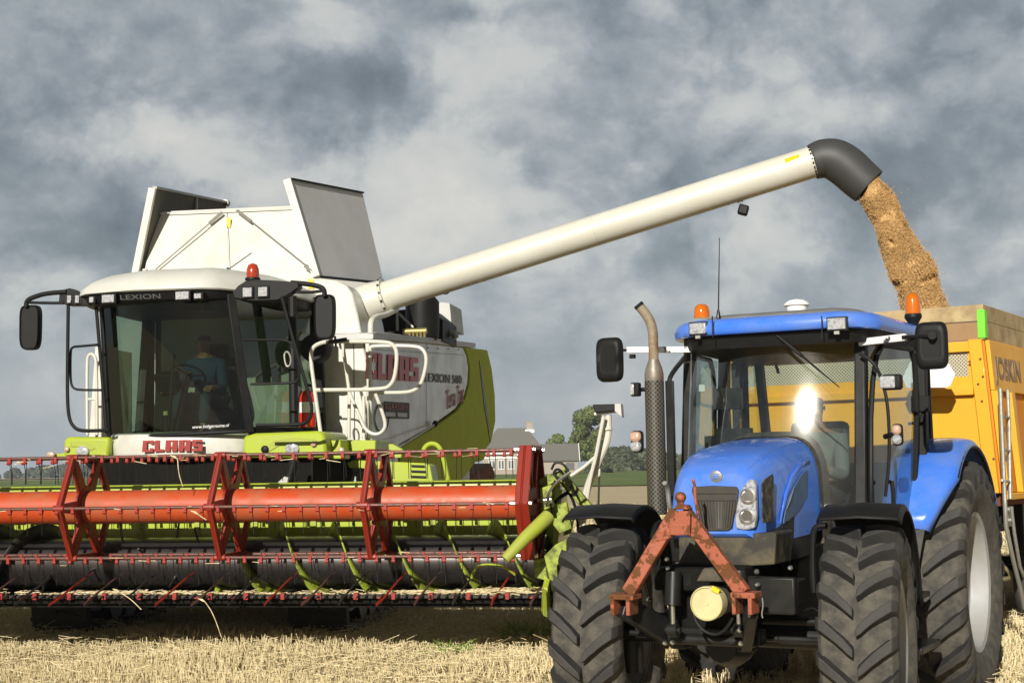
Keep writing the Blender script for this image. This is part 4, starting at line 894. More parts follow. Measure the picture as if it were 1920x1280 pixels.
mb = MB(); mb.beam(rq[0]+Vector((-.035,-.03,0)), rq[1]+Vector((-.035,-.03,0)), .10, .05, upv=(0,1,0)); mb.build('flap_edge', white, fl, bevel=.005)
mb = MB(); mb.beam(rq[1]+Vector((0,0,.012)), rq[2]+Vector((0,0,.012)), .05, .02); mb.beam(rq[3]+Vector((0.01,0,0)), rq[0]+Vector((0.01,0,0)), .03, .03); mb.each('flap_seal', black, fl)
lq = [CA(262, 512, 'y', FY), CA(290, 353, 'y', FY), CA(424, 381, 'y', 6.0)]; lq.append(plane_at(CO, 424, 470, *lq))
f2 = flap(lq, (-.04, 0, 0)).build('tank_flap', blackdust, gt)
mb = MB(); mb.beam(CA(254, 512, 'y', FY-.03), CA(286, 353, 'y', FY-.03), .09, .05, upv=(0,1,0)); mb.build('flap_edge', white, f2, bevel=.005)
mb = MB(); mb.beam(lq[1]+Vector((0,0,.01)), lq[2]+Vector((0,0,.01)), .06, .03); m_ = lq[1].lerp(lq[2], .55); mb.beam(m_, m_+Vector((0,0,-.5)), .03, .03); mb.lathe([(.05, -.04), (.05, .04)], lq[2], (0,1,0), 10); mb.each('flap_seal', zinc, f2)
mb = MB(); mb.tube([CA(417, 398, 'y', FY+.27), CA(292, 505, 'y', FY-.03)], .008, 6); mb.tube([CA(447, 395, 'y', FY+.27), CA(585, 506, 'y', FY-.02)], .008, 6)
mb.tube([CA(417, 398, 'y', FY+.26), CA(392, 419, 'y', FY+.22)], .02, 6); mb.tube([CA(445, 395, 'y', FY+.26), CA(471, 415, 'y', FY+.2)], .022, 6); mb.tube([CA(572, 498, 'y', FY-.03), CA(586, 508, 'y', FY-.03)], .03, 6)
mb.each('flap_rod', zinc, gt)
mb = MB(); mb.prism(CP([(425, 408), (432, 408), (432, 427), (425, 427)], 'y', FY+.24), (0, .006, 0)); mb.build('warning_sticker', ylw, gt)
# --- unloading auger
PV = CA(716, 558, 'y', 4.1); 
tipw = WO.at(1527, 303, 'y', 16.6)
def c_loc(w): w = w-CO.o; return Vector((w.dot(CO.X), w.dot(CO.Y), w.z))
TIP = c_loc(tipw); dirv = (TIP-PV).normalized(); RT = .187
mb = MB(); mb.tube([PV, TIP], RT, 40); pipe = mb.build('unloading_auger', tubewhite, comb, smooth=50)
mb = MB(); el0 = PV-dirv*.02
mb.tube([PV+dirv*.02, PV-dirv*.12, PV-dirv*.32+Vector((0,0,-.03)), PV-dirv*.48+Vector((0, 0, -.14)), PV-dirv*.55+Vector((0,0,-.40)), PV-dirv*.55+Vector((0,0,-.7))], [.215, .235, .265, .29, .29, .29], 32); mb.build('auger_turret', tubewhite, pipe, smooth=60)
mb = MB()
for dd in (.03,): mb.tube([PV+dirv*dd, PV+dirv*(dd+.03)], .235, 32)
mb.build('flange', tubewhite, pipe, smooth=40)
mb = MB(); u = dirv.orthogonal().normalized(); w_ = dirv.cross(u)
for j in range(14): a = 2*math.pi*j/14; p = PV+dirv*.045+(u*math.cos(a)+w_*math.sin(a))*.235; mb.tube([p, p+(u*math.cos(a)+w_*math.sin(a))*.012+dirv*.001], .016, 6)
for j in range(22): a = 2*math.pi*j/22; p = TIP-dirv*.02+(u*math.cos(a)+w_*math.sin(a))*.188; mb.tube([p, p+(u*math.cos(a)+w_*math.sin(a))*.016], .011, 6)
mb.each('bolt', dsteel, pipe)
mb = MB(); mb.tube([PV+dirv*2.8, PV+dirv*2.806], RT+.003, 40); mb.build('weld_seam', grey, pipe)
# spout
sp_px = [(1527, 303, .20), (1545, 297, .222), (1566, 299, .238), (1588, 313, .240), (1608, 332, .232), (1629, 350, .222)]
path = [c_loc(WO.at(x, y, 'y', 16.6-.02*i)) for i, (x, y, r) in enumerate(sp_px)]
path = [path[0]-dirv*.01, path[0].lerp(path[1], .5)]+path[1:]; rads = [.200, .212]+[r for _, _, r in sp_px[1:]]
def hollow_tube(path, rads, th=.012, n=36, cutlast=0.):
    mb = MB(); mb.tube(path, rads, n); K = len(path); mb.f.pop(); mb.m.pop(); mb.f.pop(); mb.m.pop(); return mb
sm = smoothpath(path, 2); rs = np.interp(np.linspace(0, 1, len(sm)), np.linspace(0, 1, len(rads)), rads)
hm = hollow_tube(sm, list(rs)); spo = hm.build('discharge_spout', simple('spout_rubber', (.045, .045, .043), .55), pipe, smooth=60, solid=.012)
mb = MB(); q = PV+dirv*((TIP-PV).length*.905)+Vector((0, -RT-.003, .06)); mb.box(PV+dirv*((TIP-PV).length-.26)+Vector((0, -RT*.93, .055)), (.17, .006, .10), Matrix.Rotation(-.3, 3, 'Y')@Matrix.Rotation(.30, 3, 'X')); mb.build('warning_sticker', ylw, pipe)
c = c_loc(WO.at(1390, 380, 'y', 16.8)); mb = MB(); mb.tube([c+Vector((-.12, 0, .04)), c, c+Vector((.03, 0, .06))], .014, 6); lb = mb.build('lamp_bracket', zinc, pipe)
mb = MB(); mb.box(c+Vector((.02, 0, -.09)), (.12, .11, .12), Matrix.Rotation(.3, 3, 'Y')); mb.build('work_light', black, lb, bevel=.02)
# --- white railings by the cab ladder
mb = MB()
def rl_(pts, y, r=.022, it=2): mb.tube(smoothpath([CA(x, yy, 'y', y) for x, yy in pts], it), r, 10)
rl_([(602, 816), (590, 730), (582, 670), (586, 650), (605, 641), (625, 640), (725, 640), (740, 648), (745, 665), (741, 705), (733, 722), (718, 730), (592, 731)], 1.9)
rl_([(694, 652), (700, 648), (780, 648), (795, 656), (800, 672), (797, 695), (789, 722), (775, 733), (755, 736), (700, 736), (694, 736), (694, 822)], 2.9)
rl_([(654, 733), (676, 785), (684, 803), (696, 813), (710, 814), (720, 806), (723, 795), (718, 775), (704, 738)], 2.3, .02)
rl_([(642, 640), (655, 735), (654, 822)], 2.3, .02, 0); rl_([(682, 742), (682, 822)], 2.9, .02, 0); rl_([(694, 652), (694, 822)], 2.9, .02, 0)
mb.each('ladder_rail', tubewhite, comb)
mb = MB(); rl_([(164, 815), (163, 675), (167, 665), (172, 663), (178, 668), (181, 680), (182, 815)], 3.3, .020); rl_([(164, 748), (182, 748)], 3.3, .014, 0); mb.each('handrail', tubewhite, comb)
mb = MB(); mb.tube([CA(612, 642, 'y', 1.88), CA(650, 636, 'y', 1.88)], .022, 8); mb.tube([CA(628, 630, 'y', 1.88), CA(630, 650, 'y', 1.88)], .014, 6); mb.build('rail_latch', dsteel, comb)
# fire extinguisher
c = CA(577, 803, 'y', 2.7); mb = MB(); mb.lathe([(.085, 0), (.095, .03), (.095, .34), (.07, .41), (.03, .44)], c, (0,0,1), 20); fe = mb.build('fire_extinguisher', redcan, comb, smooth=50)
mb = MB(); mb.lathe([(.096, .18), (.096, .30)], c, (0,0,1), 20, cap=False); mb.build('label', whprint, fe); mb = MB(); mb.lathe([(.088, -.05), (.088, .01)], c, (0,0,1), 20); mb.tube([c+Vector((0,0,.44)), c+Vector((0,-.02,.50)), c+Vector((.08,-.03,.48))], .018, 8); mb.build('valve', black, fe)

# straw caught on the reel
pts_ = [(HX0+.3+(HX1-HX0-.7)*rng.random(), vtx(0, k).y-.02, vtx(0, k).z+.01-.05*rng.random()) for k in (0, 1, 5, 5, 5) for _ in range(22)]
loose_bundle('straw_scraps', pts_, 110, .15, (.03, .015, .02), None, 'thin straws caught on the red reel bars', 'straw')

mb = MB(); mb.beam(CA(424, 397, 'y', FY+.30), CA(430, 512, 'y', FY-.022), .006, .006); mb.beam(CA(300, 400, 'y', FY+.28), CA(553, 389, 'y', FY+.28), .006, .012); mb.each('panel_seam', grey, gt)
mb = MB(); mb.beam(CA(703, 655, 'x', XS+.008), CA(870, 665, 'x', XS+.008), .005, .006); mb.beam(CA(800, 640, 'x', XS+.008), CA(800, 800, 'x', XS+.008), .004, .004); mb.each('panel_seam', mat('seam_grey', (.30, .29, .26), .6), sp)
mb = MB()
for i in range(9): mb.tube([CA(708+i*19, 647+i*1.0, 'x', XS), CA(708+i*19, 647+i*1.0, 'x', XS+.012)], .010, 6)
mb.each('rivet', zinc, sp)
for dd_ in (1.3, 4.4):
    mb = MB(); mb.tube([PV+dirv*dd_, PV+dirv*(dd_+.02)], RT+.004, 40); mb.build('weld_seam', tubewhite, pipe)
# ================================================================= TRACTOR
trac = empty('tractor', TR, 'blue farm tractor with front linkage frame and a bright sun glint in its windscreen', 'tractor')
def TA(px, py, ax, v): return TR.at(px, py, ax, v)
def TP(pts, ax, v): return [TR.at(x, y, ax, v) for x, y in pts]
def wheel(name, c, R, w, rr, nl, rot, label, lugh=.070, side=1):
    """tractor tyre: moulded carcass + staggered chevron lugs, axle along local x; origin at hub"""
    e = MB(); ax = (1, 0, 0); h = w/2; jt = lambda: random.uniform(-.0028, .0028)
    prof = [(rr-.01, -h*.72), (rr+.03, -h*.80), (rr+.10*(R-rr)/.35, -h*.93), (R-.16, -h*1.0), (R-.085, -h*.97), (R-.045, -h*.86), (R-.018, -h*.5), (R-.012, 0), (R-.018, h*.5), (R-.045, h*.86), (R-.085, h*.97), (R-.16, h*1.0), (rr+.10*(R-rr)/.35, h*.93), (rr+.03, h*.80), (rr-.01, h*.72)]
    n = 96; vs = []; fs = []
    for r, z in prof:
        for j in range(n): a = 2*math.pi*j/n; vs.append((z, r*math.cos(a), r*math.sin(a)))
    for i in range(len(prof)-1):
        for j in range(n): j2 = (j+1) % n; fs.append((i*n+j, i*n+j2, (i+1)*n+j2, (i+1)*n+j))
    e.add(vs, fs)
    for hand in (-1, 1):
        for k in range(nl):
            a0 = 2*math.pi*(k+(.5 if hand > 0 else 0))/nl; st = []; K = 8
            for i in range(K+1):
                t = i/K; s_ = (.04 + (1.02-.04)*t)*h if t < .86 else (.04+.98*.86)*h+(t-.86)/.14*.14*h*.9
                # front of the wheel is -y: going up there means decreasing angle measured from +y to +z
                adv = (1.0*t-.18*t*t)*h/R*.92; a = a0+adv
                crown = .012+.03*(s_/h)**3; rbase = R-crown-.03; rtop = R+lugh-crown*1.3-(0 if i < K else .05)
                if i >= K-1: rbase = R-.13
                hw = (.036+.012*t)*(R/.7)**.6; hwt = hw*.80
                if i == 0: hwt *= .8; rtop -= .004
                da, dt = hw/R, hwt/R
                P = []
                for r, d_ in ((rbase, -da*1.2+jt()), (rtop+jt(), -dt+jt()), (rtop+jt(), dt+jt()), (rbase, da*1.2+jt())): P.append((hand*s_, -r*math.cos(a+d_-math.pi/2+math.pi/2), r*math.sin(a+d_)))
                st.append(P)
            b = len(e.v); e.v += [q for P in st for q in P]
            for i in range(K):
                for j in range(3): e.f.append([b+i*4+j, b+i*4+j+1, b+(i+1)*4+j+1, b+(i+1)*4+j]); e.m.append(1 if j == 1 else 2)
            e.f.append([b, b+1, b+2, b+3]); e.m.append(2); e.f.append([b+K*4+3, b+K*4+2, b+K*4+1, b+K*4]); e.m.append(2)
    o = e.build(name, [rubdust, rubber, rubdark], trac, smooth=38, bevel=.006); o.location = c; o.rotation_euler = (0, 0, math.radians(rot)); 
    if label: o['label'] = label
    m2 = MB(); rp = [(rr, h*.74), (rr+.022, h*.78), (rr+.02, h*.80), (rr-.015, h*.76), (rr-.03, h*.60), (rr-.05, h*.30), (rr*.55, h*.12), (rr*.5, h*.22), (.16, h*.22), (.14, h*.34), (.12, h*.36), (.0, h*.36)]
    rpp = [(r, z*side) for r, z in rp]; m2.lathe(rpp, (0,0,0), ax, 64, cap=False); m2.lathe([(r, -h*.76*side if i == 0 else -h*.2*side) for i, r in enumerate((rr, rr*.9))]+[(.15, -h*.1*side)], (0,0,0), ax, 48, cap=False)
    r = m2.build('rim', rimw, o, smooth=40)
    m3 = MB()
    for j in range(8): a = 2*math.pi*j/8; m3.tube([(h*.30*side, .105*math.cos(a), .105*math.sin(a)), (h*.40*side, .105*math.cos(a), .105*math.sin(a))], .014, 6)
    m3.build('wheel_nut', zinc, o)
    return o
wheel('front_wheel', (.89, 0, .655), .665, .47, .375, 19, 7, 'front wheel nearest the trailer, pale rim turned to the right')
wheel('front_wheel', (-.875, 0, .655), .665, .47, .375, 19, 7, 'front wheel in front of the harvester header', side=-1)
wheel('rear_wheel', (.85, 2.6, .825), .895, .58, .52, 21, 0, 'large rear wheel in front of the yellow trailer')
wheel('rear_wheel', (-.87, 2.6, .825), .895, .58, .52, 21, 0, 'large rear wheel hidden behind the exhaust', side=-1)
# --- bonnet
HC = .0
def hsec(y, w, zb, zt, sh=.42, n=20, tilt=0.):
    P = []
    for i in range(n+1):
        t = math.pi*i/n; cx = math.cos(t); x = w*(abs(cx)**sh)*(1 if cx > 0 else -1); z = zb+(zt-zb)*(math.sin(t)**.46 if 0 < i < n else 0)
        P.append(Vector((HC+x, y+tilt*(z-zb), z)))
    return P
secs = [(-.395, .235, 1.325, 1.70, .30), (-.375, .275, 1.30, 1.742, .30), (-.32, .30, 1.285, 1.775, .34), (-.22, .325, 1.275, 1.812, .38), (-.05, .345, 1.27, 1.85, .42), (.20, .36, 1.27, 1.892, .45), (.50, .37, 1.28, 1.925, .47), (.80, .375, 1.30, 1.942, .48)]
rows = [hsec(y, w, zb, zt, sh, tilt=.22*(1 if i < 3 else .7 if i == 3 else .3 if i == 4 else 0)) for i, (y, w, zb, zt, sh) in enumerate(secs)]
rows_h = rows; mb = MB(); mb.grid(rows); mb.add(rows[0], [tuple(range(21))]); mb.grid([[r[0], r[-1]] for r in rows])
hood = mb.build('bonnet', blue, trac, smooth=45)
for k_ in (7, 13):
    mb = MB(); mb.tube([r[k_]+Vector((0, 0, -.003)) for r in rows_h[1:]], [.004, .007, .008, .009, .009, .009, .009], 8); mb.build('bonnet_crease', blue, hood, smooth=60)
mb = MB(); mb.grid([[p+Vector((0, .0, 0)) for p in hsec(.79, .385, 1.25, 1.955, .48)], hsec(.87, .40, 1.25, 1.985, .48), hsec(.93, .41, 1.25, 1.99, .48), hsec(.93, .36, 1.25, 1.94, .48)]); mb.add(hsec(.92, .40, 1.2, 1.975, .48), [tuple(range(21))]); mb.build('bonnet_seal', blackdust, trac, smooth=50)
def face(px, py, off=.0):   # a point on the sloping nose
    y0 = -.395; z = 1.5
    for _ in range(6): p = TA(px, py, 'y', y0+.22*(z-1.325)-off); z = p.z
    return p
def nose(pts, th, off=.006): q = [face(x, y, off) for x, y in pts]; mb = MB(); mb.prism(q, (0, -th, 0)); return mb
g1 = nose([(1299, 912), (1340, 910), (1382, 912), (1386, 918), (1382, 950), (1372, 990), (1366, 994), (1326, 994), (1316, 985), (1305, 945), (1298, 920)], .012).build('grille', mat('grille_mesh', (.022, .021, .018), .6, dirt=(.085, .07, .04), dscale=18, damt=.8), trac, bevel=.004)
mb = MB()
for i in range(15): a = face(1304+i*5.4, 940, .02); b = face(1316+i*4.0, 990, .02); mb.beam(a, b, .004, .004)
for yy in (925, 938): mb.beam(face(1303, yy, .02), face(1380, yy, .02), .005, .005)
mb.each('grille_bar', dsteel, g1)
# headlights wrap the corner
def hoodside(px, py, x): return TA(px, py, 'x', x)
q = [face(1412, 897), face(1404, 900), face(1390, 920), face(1383, 945), face(1379, 975), face(1382, 991), face(1400, 993), face(1416, 989), face(1420, 965), face(1418, 905)]
mb = MB(); mb.prism([p+Vector((0, .03, 0)) for p in q], (0, -.05, 0)); hl = mb.build('headlight', lens, trac, bevel=.01)
mb = MB(); 
for (px, py) in ((1403, 930), (1401, 968)):
    c = face(px, py, .022); mb.lathe([(.05, .0), (.052, -.012), (.040, -.014), (.034, -.004), (.0, -.004)], c, (0, 1, 0), 24)
mb.each('headlight_bulb', chrome, hl)
q = [face(1275, 925), face(1280, 898), face(1287, 925), face(1298, 985), face(1296, 1000), face(1286, 980)]
mb = MB(); mb.prism([p+Vector((0, .06, 0)) for p in q], (0, -.05, 0)); mb.build('headlight', lens, trac, bevel=.008)
c = face(1344, 893, .003); mb = MB(); mb.lathe([(.040, .0), (.040, -.010), (.034, -.014), (0, -.016)], c, (0, 1, .2), 28); em = mb.build('emblem', zinc, trac, smooth=40)
mb = MB()
for k in (-1, 0, 1): mb.beam(c+Vector((-.022, -.017, .012*k)), c+Vector((.022, -.017, .012*k+.004)), .003, .006)
mb.build('emblem_mark', blue, em)
# side louvre, badge strip, black lower skirts
xs_ = .352
mb = MB(); mb.prism([TA(x, y, 'x', xs_+.004) for x, y in [(1427, 908), (1432, 898), (1447, 888), (1449, 895), (1448, 970), (1446, 978), (1431, 980), (1428, 975)]], (.008, 0, 0)); lv = mb.build('side_louvre', mat('louvre_mesh', (.025, .024, .02), .6, dirt=(.24, .20, .12), dscale=26, damt=1, dsharp=.12), trac, bevel=.003)
mb = MB(); mb.prism([TA(x, y, 'x', xs_+.012) for x, y in [(1512, 880), (1500, 892), (1482, 925), (1471, 960), (1468, 979), (1478, 975), (1500, 950), (1513, 930)]], (.006, 0, 0)); sw = mb.build('side_badge', mat('badge_blue', (.05, .12, .25), .3, dirt=(.20, .2, .16), dscale=4, damt=.5), trac)
mb = MB(); mb.tube([TA(x, y, 'x', xs_+.02) for x, y in [(1489, 912), (1480, 935), (1474, 955)]], [.003, .010, .004], 6); mb.build('badge_stripe', chrome, sw)
mb = MB(); rows = []
for t in (0, .5, 1): rows.append([TA(x, y, 'x', xs_+.004-.02*t) for x, y in ([(1518, 862), (1500, 868), (1484, 890), (1472, 925), (1462, 980)] if t == 0 else [(1518, 870), (1503, 878), (1489, 897), (1477, 930), (1467, 982)] if t == .5 else [(1518, 876), (1505, 884), (1492, 902), (1480, 934), (1470, 982)])])
mb.grid(rows); mb.build('bonnet_crease', blue, hood, solid=.006)
mb = MB(); mb.prism([TA(x, y, 'x', .36) for x, y in [(1452, 996), (1472, 982), (1517, 936), (1522, 970), (1522, 1040), (1500, 1048), (1458, 1056)]], (-.72, 0, 0)); mb.build('side_skirt', blackm, trac, bevel=.01)
mb = MB(); f0 = lambda x, y: TA(x, y, 'y', -.372); mb.prism([f0(x, y) for x, y in [(1272, 1002), (1300, 1004), (1372, 1003), (1452, 996), (1456, 1000), (1452, 1058), (1382, 1062), (1272, 1058)]], (0, .35, 0)); mb.build('front_panel', mat('dusty_panel', (.030, .027, .021), .6, dirt=(.19, .155, .08), dscale=7, damt=.7, dsharp=.13), trac, bevel=.01)
# chassis, weight carrier, axle
mb = MB(); mb.b2((-.26, -.50, .72), (.26, 1.2, 1.13)); mb.b2((-.35, .2, .6), (.35, 3.2, 1.2)); mb.b2((-.30, -.62, .98), (.22, -.45, 1.12)); mb.b2((-.34, 1.2, .5), (.6, 1.9, 1.05)); mb.build('chassis', deepb, trac, bevel=.015)
mb = MB(); mb.tube([(-.80, -.05, .66), (.80, -.05, .66)], .075, 16); mb.lathe([(.08, -.12), (.14, -.08), (.15, .05), (.10, .2)], (0, -.05, .60), (0, -1, 0), 20); mb.tube([(-.78, -.2, .775), (.78, -.2, .775)], .026, 10); mb.tube([(-.78, -.28, .67), (.78, -.28, .67)], .020, 8)
for s_ in (-1, 1): mb.tube([(s_*.74, 0, .38), (s_*.74, 0, .92)], .09, 14); mb.lathe([(.17, 0), (.17, .12)], (s_*.74, 0, .655), (s_, 0, 0), 20)
mb.build('front_axle', blackm, trac, smooth=40)
mb = MB(); mb.tube([(-.86, 2.6, .825), (.86, 2.6, .825)], .16, 18); mb.b2((-.45, 2.2, .6), (.45, 3.0, 1.3)); mb.build('rear_axle', deepb, trac)
# --- front linkage
LY = -.95
mb = MB()
for s_ in (-1, 1):
    mb.hexa([(s_*.22-.05, -.45, .60), (s_*.22+.05, -.45, .60), (s_*.22+.05, -.30, .60), (s_*.22-.05, -.30, .60), (s_*.22-.05, -.45, .80), (s_*.22+.05, -.45, .80), (s_*.22+.05, -.30, 1.0), (s_*.22-.05, -.30, 1.0)])
a = TA(1165, 1135, 'y', LY); b = TA(1262, 1190, 'y', -.50); mb.beam(a, b, .07, .13, .07, .16); 
a = TA(1410, 1140, 'y', LY); b = TA(1398, 1200, 'y', -.50); mb.beam(a, b, .07, .12, .07, .15)
mb.beam((-.30, -.48, .70), (.36, -.48, .70), .12, .10); mb.tube([(-.3, -.56, .68), (.34, -.56, .68)], .035, 12)
mb.b2((-.25, -.62, 1.0), (-.04, -.50, 1.10)); mb.b2((.18, -.60, .90), (.62, -.40, 1.06)); mb.b2((.30, -.66, .86), (.62, -.60, 1.08))
mb.build('lower_link', blackm, trac, bevel=.012)
mb = MB()
for px in (1262, 1386): c = TA(px, 1165, 'y', -.72); mb.tube([c+Vector((0,0,.10)), c+Vector((0,0,-.02))], .016, 10)
mb.each('lift_ram', chrome, trac)
for px in (1262, 1386): mb = MB(); c = TA(px, 1165, 'y', -.72); mb.tube([c+Vector((0,.03,.30)), c+Vector((0,0,.10))], .05, 14); mb.lathe([(.042, -.03), (.042, .03)], c+Vector((0,0,-.05)), (1,0,0), 14); mb.lathe([(.02, -.05), (.02, .05)], c+Vector((0,0,-.05)), (1,0,0), 10); mb.build('lift_cylinder', blackm, trac, smooth=40)
mb = MB()
for (px, py, y) in [(1253, 1180, -.66), (1248, 1204, -.66), (1262, 1203, -.66), (1420, 1071, -.70), (1421, 1095, -.70), (1483, 1064, -.62), (1484, 1090, -.62), (1470, 1090, -.62), (1252, 1048, -.6), (1254, 1065, -.6), (1388, 1180, -.75), (1390, 1205, -.75), (1217, 1123, -.66), (1267, 1081, -.66)]:
    c = TA(px, py, 'y', y); mb.lathe([(.016, 0), (.016, -.02), (.009, -.03)], c, (0, 1, 0), 6)
mb.each('bolt', chrome, trac, smooth=0)
c = TA(1324, 1131, 'y', -.98); mb = MB(); mb.lathe([(.098, .10), (.102, .02), (.100, 0), (.093, -.004), (.091, .008), (.014, .006), (.012, .001), (.0, .001)], c, (0, 1, 0), 40); cap = mb.build('pto_cap', creamcap, trac, smooth=40)
mb = MB(); mb.box(c+Vector((.062, .0, .082)), (.05, .02, .026), Matrix.Rotation(.5, 3, 'Y')); mb.build('cap_tab', ylw, cap); mb = MB(); mb.tube([c+Vector((0, .1, 0)), c+Vector((0, .45, 0))], .085, 20); mb.prism([c+Vector((-.10, .1, .12)), c+Vector((-.05, .1, .20)), c+Vector((.07, .1, .20)), c+Vector((.12, .1, .12))], (0, .2, 0)); mb.build('pto_guard', blackdust, cap, bevel=.01)
mb = MB(); mb.tube(smoothpath([TA(x, y, 'y', -.9) for x, y in [(1298, 1140), (1304, 1165), (1322, 1185), (1345, 1190), (1362, 1178), (1374, 1158)]], 2), .010, 8); mb.tube(smoothpath([TA(x, y, 'y', -.4) for x, y in [(1496, 1152), (1510, 1142), (1524, 1138), (1534, 1145)]], 2), .005, 6); mb.each('hydraulic_hose', black, trac)
# A-frame
mb = MB(); AY = -.95
apex = TA(1276, 952, 'y', AY)
for (bx, by), (jx, jy) in (((1178, 1112), (1270, 958)), ((1395, 1112), (1282, 958))):
    a = TA(jx, jy, 'y', AY+.02); b = TA(bx, by, 'y', AY-.06); mb.beam(a, b, .085, .06, .085, .06, upv=(0,1,0))
mb.prism([TA(x, y, 'y', AY-.045) for x, y in [(1268, 946), (1284, 946), (1290, 955), (1262, 955)]], (0, .09, 0))
mb.prism([TA(x, y, 'y', AY-.04) for x, y in [(1232, 997), (1318, 997), (1330, 1018), (1308, 1010), (1286, 1003), (1266, 1003), (1248, 1012), (1222, 1018)]], (0, .05, 0))
for px in (1266, 1284): a = TA(px, 957, 'y', AY-.06); b = TA(px, 1003, 'y', AY-.06); mb.beam(a, b, .012, .07)
mb.tube([TA(1276, 985, 'y', AY-.05)+Vector((-.05,0,0)), TA(1276, 985, 'y', AY-.05)+Vector((.05,0,0))], .018, 10)
for px0, px1, pz in ((1145, 1190, 1115), (1372, 1418, 1112)):
    a = TA(px0, pz, 'y', AY-.09); b = TA(px1, pz+6, 'y', AY-.09); mb.b2((a.x, AY-.12, b.z-.01), (b.x, AY+.02, a.z+.01))
    for px in (px0+2, px1-14): p = TA(px, pz, 'y', AY-.09); mb.b2((p.x, AY-.12, p.z-.12), (p.x+.025, AY+.02, p.z))
mb.build('linkage_frame', frame_red, trac, bevel=.006)
c = TA(1276, 932, 'y', AY); mb = MB(); mb.lathe([(.001, -.035), (.022, -.028), (.034, -.008), (.034, .010), (.022, .028), (.001, .035)], c, (0,0,1), 16); mb.tube([c, apex], .022, 10); mb.build('linkage_knob', frame_red, trac, smooth=60)
mb = MB(); mb.tube(smoothpath([TA(x, y, 'y', -.75) for x, y in [(1299, 898), (1303, 910), (1303, 935), (1308, 960), (1309, 968)]], 1), .010, 8); mb.build('lever', frame_red, trac)
mb = MB(); mb.tube(smoothpath([TA(x, y, 'y', -.98) for x, y in [(1429, 1120), (1431, 1135), (1428, 1150), (1430, 1158)]], 1), .004, 6); mb.build('safety_chain', zinc, trac)
# --- front mudguards
def mudguard(cx, rot):
    mb = MB(); rows = []; Rg = .835
    for k in range(13):
        a = math.radians(68+k*8.5); pr = []
        for t, dz in ((-1, -.02), (-.92, .0), (0, .012), (.92, .0), (1, -.035)): pr.append(Vector((t*.25, -(Rg+dz)*math.cos(a), (Rg+dz)*math.sin(a))))
        rows.append(pr)
    lip = [p+Vector((0, -.03, -.02)) for p in rows[0]]
    mb.grid([lip]+rows); o = mb.build('front_mudguard', black, trac, smooth=50, solid=.012); o.location = (cx, 0, .655); o.rotation_euler = (0, 0, math.radians(rot)); return o
mudguard(.89, 7); mudguard(-.85, 7)
mb = MB(); mb.tube(smoothpath([TA(x, y, 'y', .1) for x, y in [(1550, 985), (1532, 985), (1524, 1000), (1523, 1060), (1526, 1110)]], 2), .022, 10); mb.tube(smoothpath([TA(x, y, 'x', -.62) for x, y in [(1240, 978), (1228, 986), (1222, 1010)]], 1), .022, 8); mb.each('mudguard_bracket', black, trac)
# --- rear mudguards
def guard(px_pts, s_):
    pass
mb = MB()
# blue fender: front face traced, curved over the tyre
C2 = Vector((0, 2.6, .825)); Rf = 1.08
def fend(s_, xi, xo, m, a0=24, a1=150):
    mb = MB(); rows = []
    for k in range(21):
        a = math.radians(a0+(a1-a0)*k/20); rr_ = Rf*(1+.02*math.sin(a)); pr = []
        xoo = xo if a > .85 else xi+(xo-xi)*(.66+.34*max(0, (a-.40)/.45))
        for t, dr in ((0, 0), (.12, .012), (.8, .012), (.93, -.005), (1.0, -.05)): pr.append(Vector((s_*(xi+(xoo-xi)*t), C2.y-(rr_+dr)*math.cos(a), C2.z+(rr_+dr)*math.sin(a))))
        rows.append(pr)
    mb.grid(rows); o = mb.build('rear_mudguard', m, trac, smooth=45, solid=.012); 
    mb = MB(); inn = []
    for k in range(21):
        a = math.radians(a0+(a1-a0)*k/20); inn.append(Vector((s_*xi, C2.y-Rf*math.cos(a), C2.z+Rf*math.sin(a))))
    mb.prism(inn+[Vector((s_*xi, 3.2, .9))], (-s_*.02, 0, 0)); mb.build('mudguard_side', blackm, o)
    return o
fr_ = fend(1, .58, 1.10, blue); fend(-1, .58, 1.12, blue)
# dark lower extension under the blue guard
mb = MB(); rows = []
for k in range(5):
    a = math.radians(24-7.5*k); rows.append([Vector((x, C2.y-(Rf+.004)*math.cos(a), C2.z+(Rf+.004)*math.sin(a))) for x in (.60, .75, .905-.02*k)])
mb.grid(rows); mb.build('mudguard_flap', mat('flap_rubber', (.065, .068, .072), .6, dirt=(.14, .13, .10), dscale=7, damt=.7), fr_, solid=.015)
# edge rubber on the wheel side of the guard
mb = MB(); mb.tube([Vector((1.10-.012, C2.y-(Rf-.03)*math.cos(a), C2.z+(Rf-.03)*math.sin(a))) for a in [math.radians(50+5*k) for k in range(20)]], .016, 6); mb.build('guard_edge', black, fr_)
mb = MB(); c = TA(1748, 836, 'z', 1.87); mb.box((.86, 2.5, 1.875), (.14, .05, .035), Matrix.Rotation(.5, 3, 'Z')); mb.build('rear_indicator', zinc, fr_, bevel=.01)
